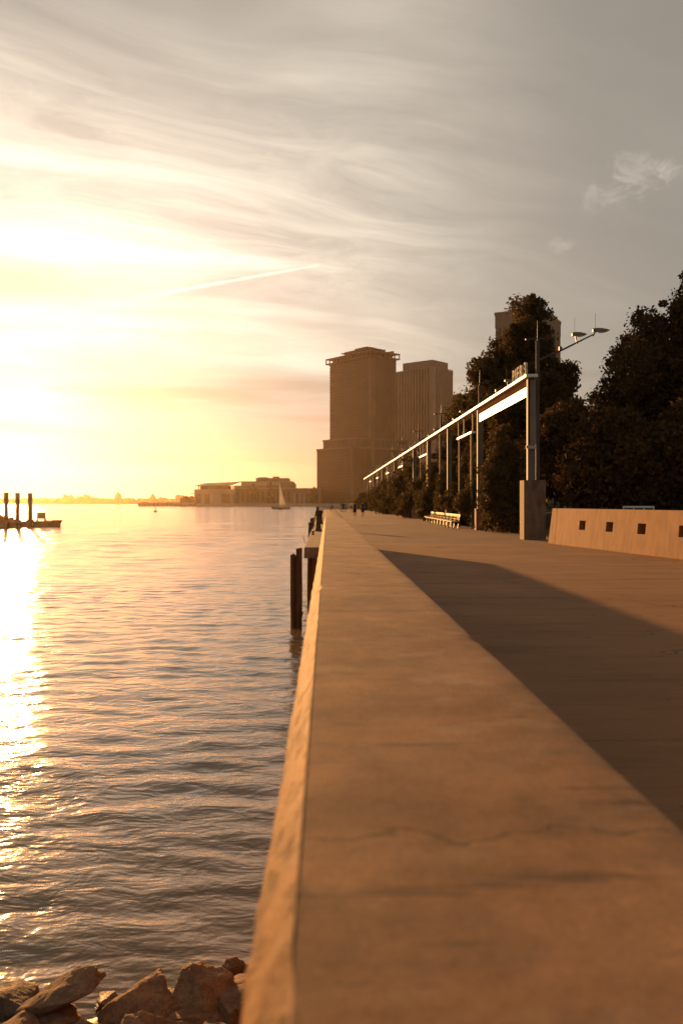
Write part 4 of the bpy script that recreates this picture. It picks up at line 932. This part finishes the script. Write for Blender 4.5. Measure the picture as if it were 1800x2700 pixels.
for i, px in enumerate((119, 122, 126)): MB().box(gx(px), gx(px+2), gy-3, gy-2.2, WATER+1.0, WATER+1.15+.06*i).build('deck_crate', M['barge'], barge)
# channel marker
x, y = bl(410, 400); mk = thing('channel_buoy', 'small channel buoy floating off the low stone pier', 'buoy', (x, y, WATER))
MB().tube([(x,y,WATER-.3),(x,y,WATER+.5),(x,y,WATER+.55)], [.9,.9,.4], 12).build('float', M['barge'], mk); MB().tube([(x,y,WATER+.5),(x,y,WATER+2.6)], [.25,.12], 8).build('mast', M['barge'], mk)

# ================================================================== THE CITY ACROSS THE WATER
def frame_at(xr, yd, ux, uy): 
    x, y = cw(xr, yd); return (x, y, WATER), math.atan2(uy, ux) - YAW
# tower with the overhanging crown
loc, rz = frame_at(36, 1050, .785, .62)
T1 = thing('office_tower', 'broad brown office tower with an open overhanging crown on a stepped base', 'tower', loc, rz)
def b1(name, x0, x1, y0, y1, z0, z1, m_, p=None): return MB().box(x0, x1, y0, y1, z0, z1).build(name, M[m_], p or T1, local=True)
H1 = 184.0
b1('shaft', 0, 40, 0, 82, 70, H1, 'glass'); b1('base_block', -30, 62, -.6, 70, 0, 71, 'glass'); b1('terrace_block', -22, 61, -.3, 68, 71, 83, 'glass')
for i in range(26):
    z = 86 + i * 3.8; b1('floor_band', -.7, .0, 3, 82, z, z + 2.3, 't1b')
for i in range(18): b1('floor_band', -30.7, -30, 0, 70, 4 + i * 3.75, 6.4 + i * 3.75, 't1b')
for i in range(11): b1('rib', 6 + i*3.15, 7.5 + i*3.15, -.9, 0, 83, H1, 't1')
for i in range(9): b1('rib', -28.5 + i*3.15, -27.0 + i*3.15, -1.4, -.6, 0, 70, 't1b')
for i in range(16): b1('rib', 8 + i*3.3, 9.4 + i*3.3, -1.4, -.6, 0, 70, 't1b')
b1('corner_pier', -1.2, 5.5, -1.8, 3, 0, H1, 't1'); b1('corner_pier', 38.5, 40.8, -1.2, 2, 83, H1, 't1'); b1('corner_pier', -31, -28.8, -1.6, 2, 0, 71, 't1')
b1('string_course', -31.2, 62.5, -2.0, 70.5, 70.2, 72.2, 't1'); b1('string_course', -22.6, 61.6, -1.6, 68.5, 82, 84, 't1')
for i in range(12): b1('rib', 8 + i*4.4, 9 + i*4.4, -1.0, -.3, 72, 82, 't1'); 
for i in range(10): b1('rib', -22.5, -22, 3 + i*6.6, 4 + i*6.6, 72, 82, 't1')
b1('crown_slab', -4, 45, -4, 87, H1, H1+1.3, 't1'); b1('crown_slab', -4, 45, -4, 87, H1+6.2, H1+7.5, 't1'); b1('crown_core', 2.5, 38, 2.5, 80, H1+1.3, H1+6.2, 't1b')
for i in range(13): b1('crown_post', -3.9, -2.9, -3.9+i*7.43, -2.7+i*7.43, H1+1.3, H1+6.2, 't1')
for i in range(7): b1('crown_post', -3.9+i*7.9, -2.8+i*7.9, -3.9, -2.9, H1+1.3, H1+6.2, 't1')
b1('penthouse', 8, 30, 14, 62, H1+7.5, H1+14.5, 't1b'); b1('plant_deck', 5, 33, 10, 66, H1+12.5, H1+13.2, 't1'); b1('plant_room', 12, 26, 22, 46, H1+14.5, H1+17, 't1b')
MB().prism([(10, H1+7.5), (40, H1+7.5), (40, H1+11.5), (26, H1+8.6), (25, H1+12)], 'y', 2, 4).build('parapet_screen', M['t1'], T1, local=True)
# tower with vertical fins
loc, rz = frame_at(128.5, 1200, .653, .757)
T2 = thing('finned_tower', 'office tower with pale vertical fins and a flat plant storey beside the brown tower', 'tower', loc, rz)
def b2(name, x0, x1, y0, y1, z0, z1, m_): return MB().box(x0, x1, y0, y1, z0, z1).build(name, M[m_], T2, local=True)
b2('shaft', 0, 50, 0, 67, 0, 190, 'glass'); b2('plant_storey', 3, 42, 3, 55, 190, 206, 't3')
b2('corner_pier', -1.2, 6, -1.2, 6, 0, 196, 't2')
for i in range(12):
    y0 = 8.5 + i * 5.0
    MB().prism([(y0+1.0, 190+5), (y0, 183), (y0, 92), (y0-1.3, 84), (y0-1.3, 0), (y0+3.2, 0), (y0+3.2, 84), (y0+2.0, 92), (y0+2.0, 190+5)], 'x', -1.6, 0).build('fin', M['t2'], T2, local=True)
for i in range(8):
    x0 = 9.5 + i * 5.2
    MB().prism([(x0, 196), (x0, 0), (x0+2.1, 0), (x0+2.1, 196)], 'y', -1.6, 0).build('fin', M['t2'], T2, local=True)
b2('parapet', -.4, 50.5, -.4, 67.5, 190, 194, 't1b')
b2('side_wing', 50, 58, 6, 60, 0, 184, 't1')
for i in range(14): b2('floor_band', 49.6, 58.4, 5.4, 6, 10 + i*12.4, 13 + i*12.4, 't2')
# grey tower behind the plane tree
loc, rz = frame_at(186.7, 800, .48, .877)
T3 = thing('grey_tower', 'flat-topped grey tower half hidden by the plane tree', 'tower', loc, rz)
def b3(name, x0, x1, y0, y1, z0, z1, m_): return MB().box(x0, x1, y0, y1, z0, z1).build(name, M[m_], T3, local=True)
b3('shaft', 0, 70, 0, 44, 0, 184, 'glass')
for i in range(9): b3('pier', -.8, 0, i*5.1, 2.4 + i*5.1, 0, 186, 't3')
for i in range(14): b3('pier', i*5.1, 2.2 + i*5.1, -.8, 0, 0, 186, 't3')
for z in (172, 120, 70): b3('spandrel', -.6, 70.4, -.6, 44.4, z, z + 12, 't3')
b3('roof_slab', -1, 71, -1, 45, 184, 187, 't3'); b3('plant_room', 14, 50, 10, 34, 187, 192, 't3')
# low block right of the finned tower
loc, rz = frame_at(170, 1230, .8, .6)
T4 = thing('low_office_block', 'lower office block between the finned tower and the trees', 'building', loc, rz)
MB().box(0, 90, 0, 40, 0, 158).build('shaft', M['t1b'], T4, local=True); MB().box(-1, 91, -1, 41, 158, 161).build('roof_slab', M['t1'], T4, local=True)
for i in range(18): MB().box(2+i*4.8, 5+i*4.8, -.7, 0, 0, 157).build('rib', M['t1'], T4, local=True)

# ---- waterfront buildings
def pxX(px, D_): return (px - 900) / F * D_
def pyZ(py, D_): return (1325 - py) / F * D_ + EYE - WATER
def wf(name, label, cat, D_, px0):
    x, y = cw(pxX(px0, D_), D_); return thing(name, label, cat, (x, y, WATER), -YAW)
DF = 1000.0; s_ = DF / F
FT = wf('ferry_terminal', 'pale ferry terminal with a slanted roof on open posts at the far waterfront', 'building', DF, 512)
def bf(T, px0, D_, name, a, b, y0, y1, pt, pbm, m_): k_ = D_ / F; return MB().box((a-px0)*k_, (b-px0)*k_, y0, y1, max(pyZ(pbm, D_), 1.0), pyZ(pt, D_)).build(name, M[m_], T, local=True)
bf(FT, 512, DF, 'wall', 512, 618, 2, 40, 1291, 1340, 'far'); bf(FT, 512, DF, 'wall_head', 512, 618, .8, 2, 1290, 1302, 'farpale')
for a, b in ((512, 515), (530, 540), (553, 583), (606, 614)): bf(FT, 512, DF, 'pillar', a, b, .6, 2, 1302, 1340, 'farpale')
for a, b in ((515, 530), (540, 553), (583, 606)): bf(FT, 512, DF, 'doorway', a, b, 1.6, 2, 1304, 1330, 'glass')
bf(FT, 512, DF, 'canopy', 503, 514, -3, 6, 1299.5, 1301.5, 'far')
bf(FT, 512, DF, 'clerestory', 526, 548, 4, 36, 1280, 1291, 'far'); bf(FT, 512, DF, 'clerestory', 555, 600, 4, 36, 1280, 1291, 'far')
for a in (522, 602, 612): bf(FT, 512, DF, 'post', a, a+2, 3, 5, 1280, 1291, 'far')
z_a, z_b, z_c = pyZ(1282.5, DF), pyZ(1274, DF), pyZ(1270, DF); zd = pyZ(1280, DF)
MB().add([((515-512)*s_, -4, z_a), ((612-512)*s_, -4, zd), ((625-512)*s_, 30, z_c), ((530-512)*s_, 30, z_b), ((515-512)*s_, -4, z_a+.8), ((612-512)*s_, -4, zd+.8), ((625-512)*s_, 30, z_c+.8), ((530-512)*s_, 30, z_b+.8)],
         [(3,2,1,0),(4,5,6,7),(0,1,5,4),(1,2,6,5),(2,3,7,6),(3,0,4,7)]).build('roof', M['copper'], FT, local=True)
DB = 1040.0
TB = wf('terraced_building', 'broad dark waterfront building stepping up to a flat roof beyond the sailing boat', 'building', DB, 618)
for a, b, t_, y0 in ((616, 773, 1280, 3), (634, 771, 1270, 8), (672, 757, 1261, 14), (770, 774, 1274, 6)): bf(TB, 618, DB, 'wall', a, b, y0, 60, t_, 1340, 'far')
bf(TB, 618, DB, 'pale_front', 636, 738, 7.4, 8, 1270, 1281, 'farpale'); bf(TB, 618, DB, 'roof_slab', 630, 770, 7, 61, 1268.6, 1270.2, 'copper'); bf(TB, 618, DB, 'roof_slab', 670, 758, 13, 61, 1259.6, 1261.2, 'copper')
for a, b, t_ in ((676, 700, 1257), (716, 731, 1255), (703, 712, 1259)): bf(TB, 618, DB, 'plant_room', a, b, 20, 40, t_, 1262, 'far')
for i in range(11): bf(TB, 618, DB, 'window', 622 + i*13.5, 629 + i*13.5, 2.6, 3, 1296, 1322, 'glass')
bf(TB, 618, DB, 'cornice', 615, 775, 2, 61, 1286, 1288, 'farpale')
DC = 1030.0
TC = wf('low_wharf_building', 'low waterfront wing with tall bays between the terraced building and the brown tower', 'building', DC, 773)
bf(TC, 773, DC, 'wall', 773, 845, 3, 50, 1289, 1340, 'far'); bf(TC, 773, DC, 'roof', 771, 846, 2, 51, 1287, 1289.3, 'copper')
for i in range(5): bf(TC, 773, DC, 'bay', 779 + i*13, 787 + i*13, 2.4, 3, 1302, 1330, 'glass'); bf(TC, 773, DC, 'pillar', 775 + i*13, 778 + i*13, 2.2, 3, 1300, 1338, 'farpale')
PR = wf('stone_pier', 'low pale stone pier reaching out from the ferry terminal', 'pier', 985.0, 364)
bf(PR, 364, 985, 'wall', 364, 512, 0, 12, 1325.5, 1345, 'farpale'); bf(PR, 364, 985, 'coping', 362, 512, -.6, 13, 1324.6, 1325.7, 'far')
for i in range(12): bf(PR, 364, 985, 'pile', 368 + i*12, 370 + i*12, -.7, 0, 1327, 1345, 'far')
# tree belt on the city shore and hazy far side of the harbour
def wood(name, label, spots, seed, m_='farwood'):
    g = np.random.default_rng(seed); C = []; S = []
    for (px0, px1, top, D_) in spots:
        n = int((px1 - px0) * 2.2) + 6
        for _ in range(n):
            px = g.uniform(px0, px1); e = 1 - ((px - (px0+px1)/2) / ((px1-px0)/2 + 1e-6))**4; zt = pyZ(top, D_) * (.55 + .45*e); 
            x, y = cw(pxX(px, D_), D_ + g.uniform(-15, 15)); C.append((x, y, WATER + 2.0 + g.uniform(.1, .92)*zt)); S.append(D_ / F * 2.2)
    V, T = leaf_cloud(np.array(C), np.array(S), 26, 3.4 * (spots[0][3] / 2400), seed)
    o = link(name, npmesh(name, V, T), M[m_]); stuff(o); o['label'] = label; o['category'] = 'wood'
wood('distant_treeline', 'hazy wooded skyline on the far side of the harbour', [(-40, 520, 1316, 2500), (165, 196, 1306, 2460), (202, 246, 1306, 2460), (414, 440, 1314, 2470)], 5)
wood('waterfront_trees', 'trees along the far waterfront beside the brown tower', [(480, 514, 1312, 1010), (660, 676, 1274, 1036), (706, 722, 1273, 1036), (818, 836, 1284, 1025)], 6)
for (px0, px1, top, lab, dome) in ((303, 317, 1304, 'domed tower silhouette on the hazy skyline beyond the barge', True), (394, 408, 1310, 'smaller domed hall silhouette on the hazy skyline', True), (462, 484, 1306, 'flat-roofed block silhouette on the hazy skyline', False), (-30, 60, 1317, 'long low shed silhouette behind the spud pipes', False)):
    D_ = 2440.0; k_ = D_ / F; b_ = wf('skyline_building', lab, 'building', D_, px0); wdt = (px1-px0)*k_
    MB().box(0, wdt, 0, 20, 1, pyZ(top, D_)).build('wall', M['far'], b_, local=True)
    if dome: MB().loft([[(wdt/2+wdt*.46*q*math.cos(2*math.pi*k/12), 10+8*q*math.sin(2*math.pi*k/12), pyZ(top, D_)+h_) for k in range(12)] for q, h_ in ((1,0),(.9,3),(.6,6),(.15,8),(.1,10))]).build('dome', M['copper'], b_, True, local=True)
    else: MB().box(wdt*.2, wdt*.5, 4, 14, pyZ(top, D_), pyZ(top, D_)+2).build('plant_room', M['far'], b_, local=True)
    for i in range(3): MB().box(wdt*(.1+.3*i), wdt*(.25+.3*i), -.3, 0, 4, pyZ(top, D_)*.7).build('window', M['glass'], b_, local=True)

# ---- the evening haze: one even body of air over the whole harbour
hz_ = MB().box(-6000, 6000, -1000, 6000, WATER - 1.9, 222).build('haze', None); stuff(hz_); hz_['label'] = 'warm evening haze over the whole harbour'; hz_['category'] = 'haze'
hm = bpy.data.materials.new('haze'); hm.use_nodes = True; ht = hm.node_tree; ht.nodes.clear()
ho = ht.nodes.new('ShaderNodeOutputMaterial'); hv = ht.nodes.new('ShaderNodeVolumePrincipled')
hv.inputs['Color'].default_value = (0.95, 0.74, 0.50, 1); hv.inputs['Density'].default_value = 0.000036; hv.inputs['Anisotropy'].default_value = 0.82
ht.links.new(hv.outputs[0], ho.inputs['Volume']); hz_.data.materials.append(hm)
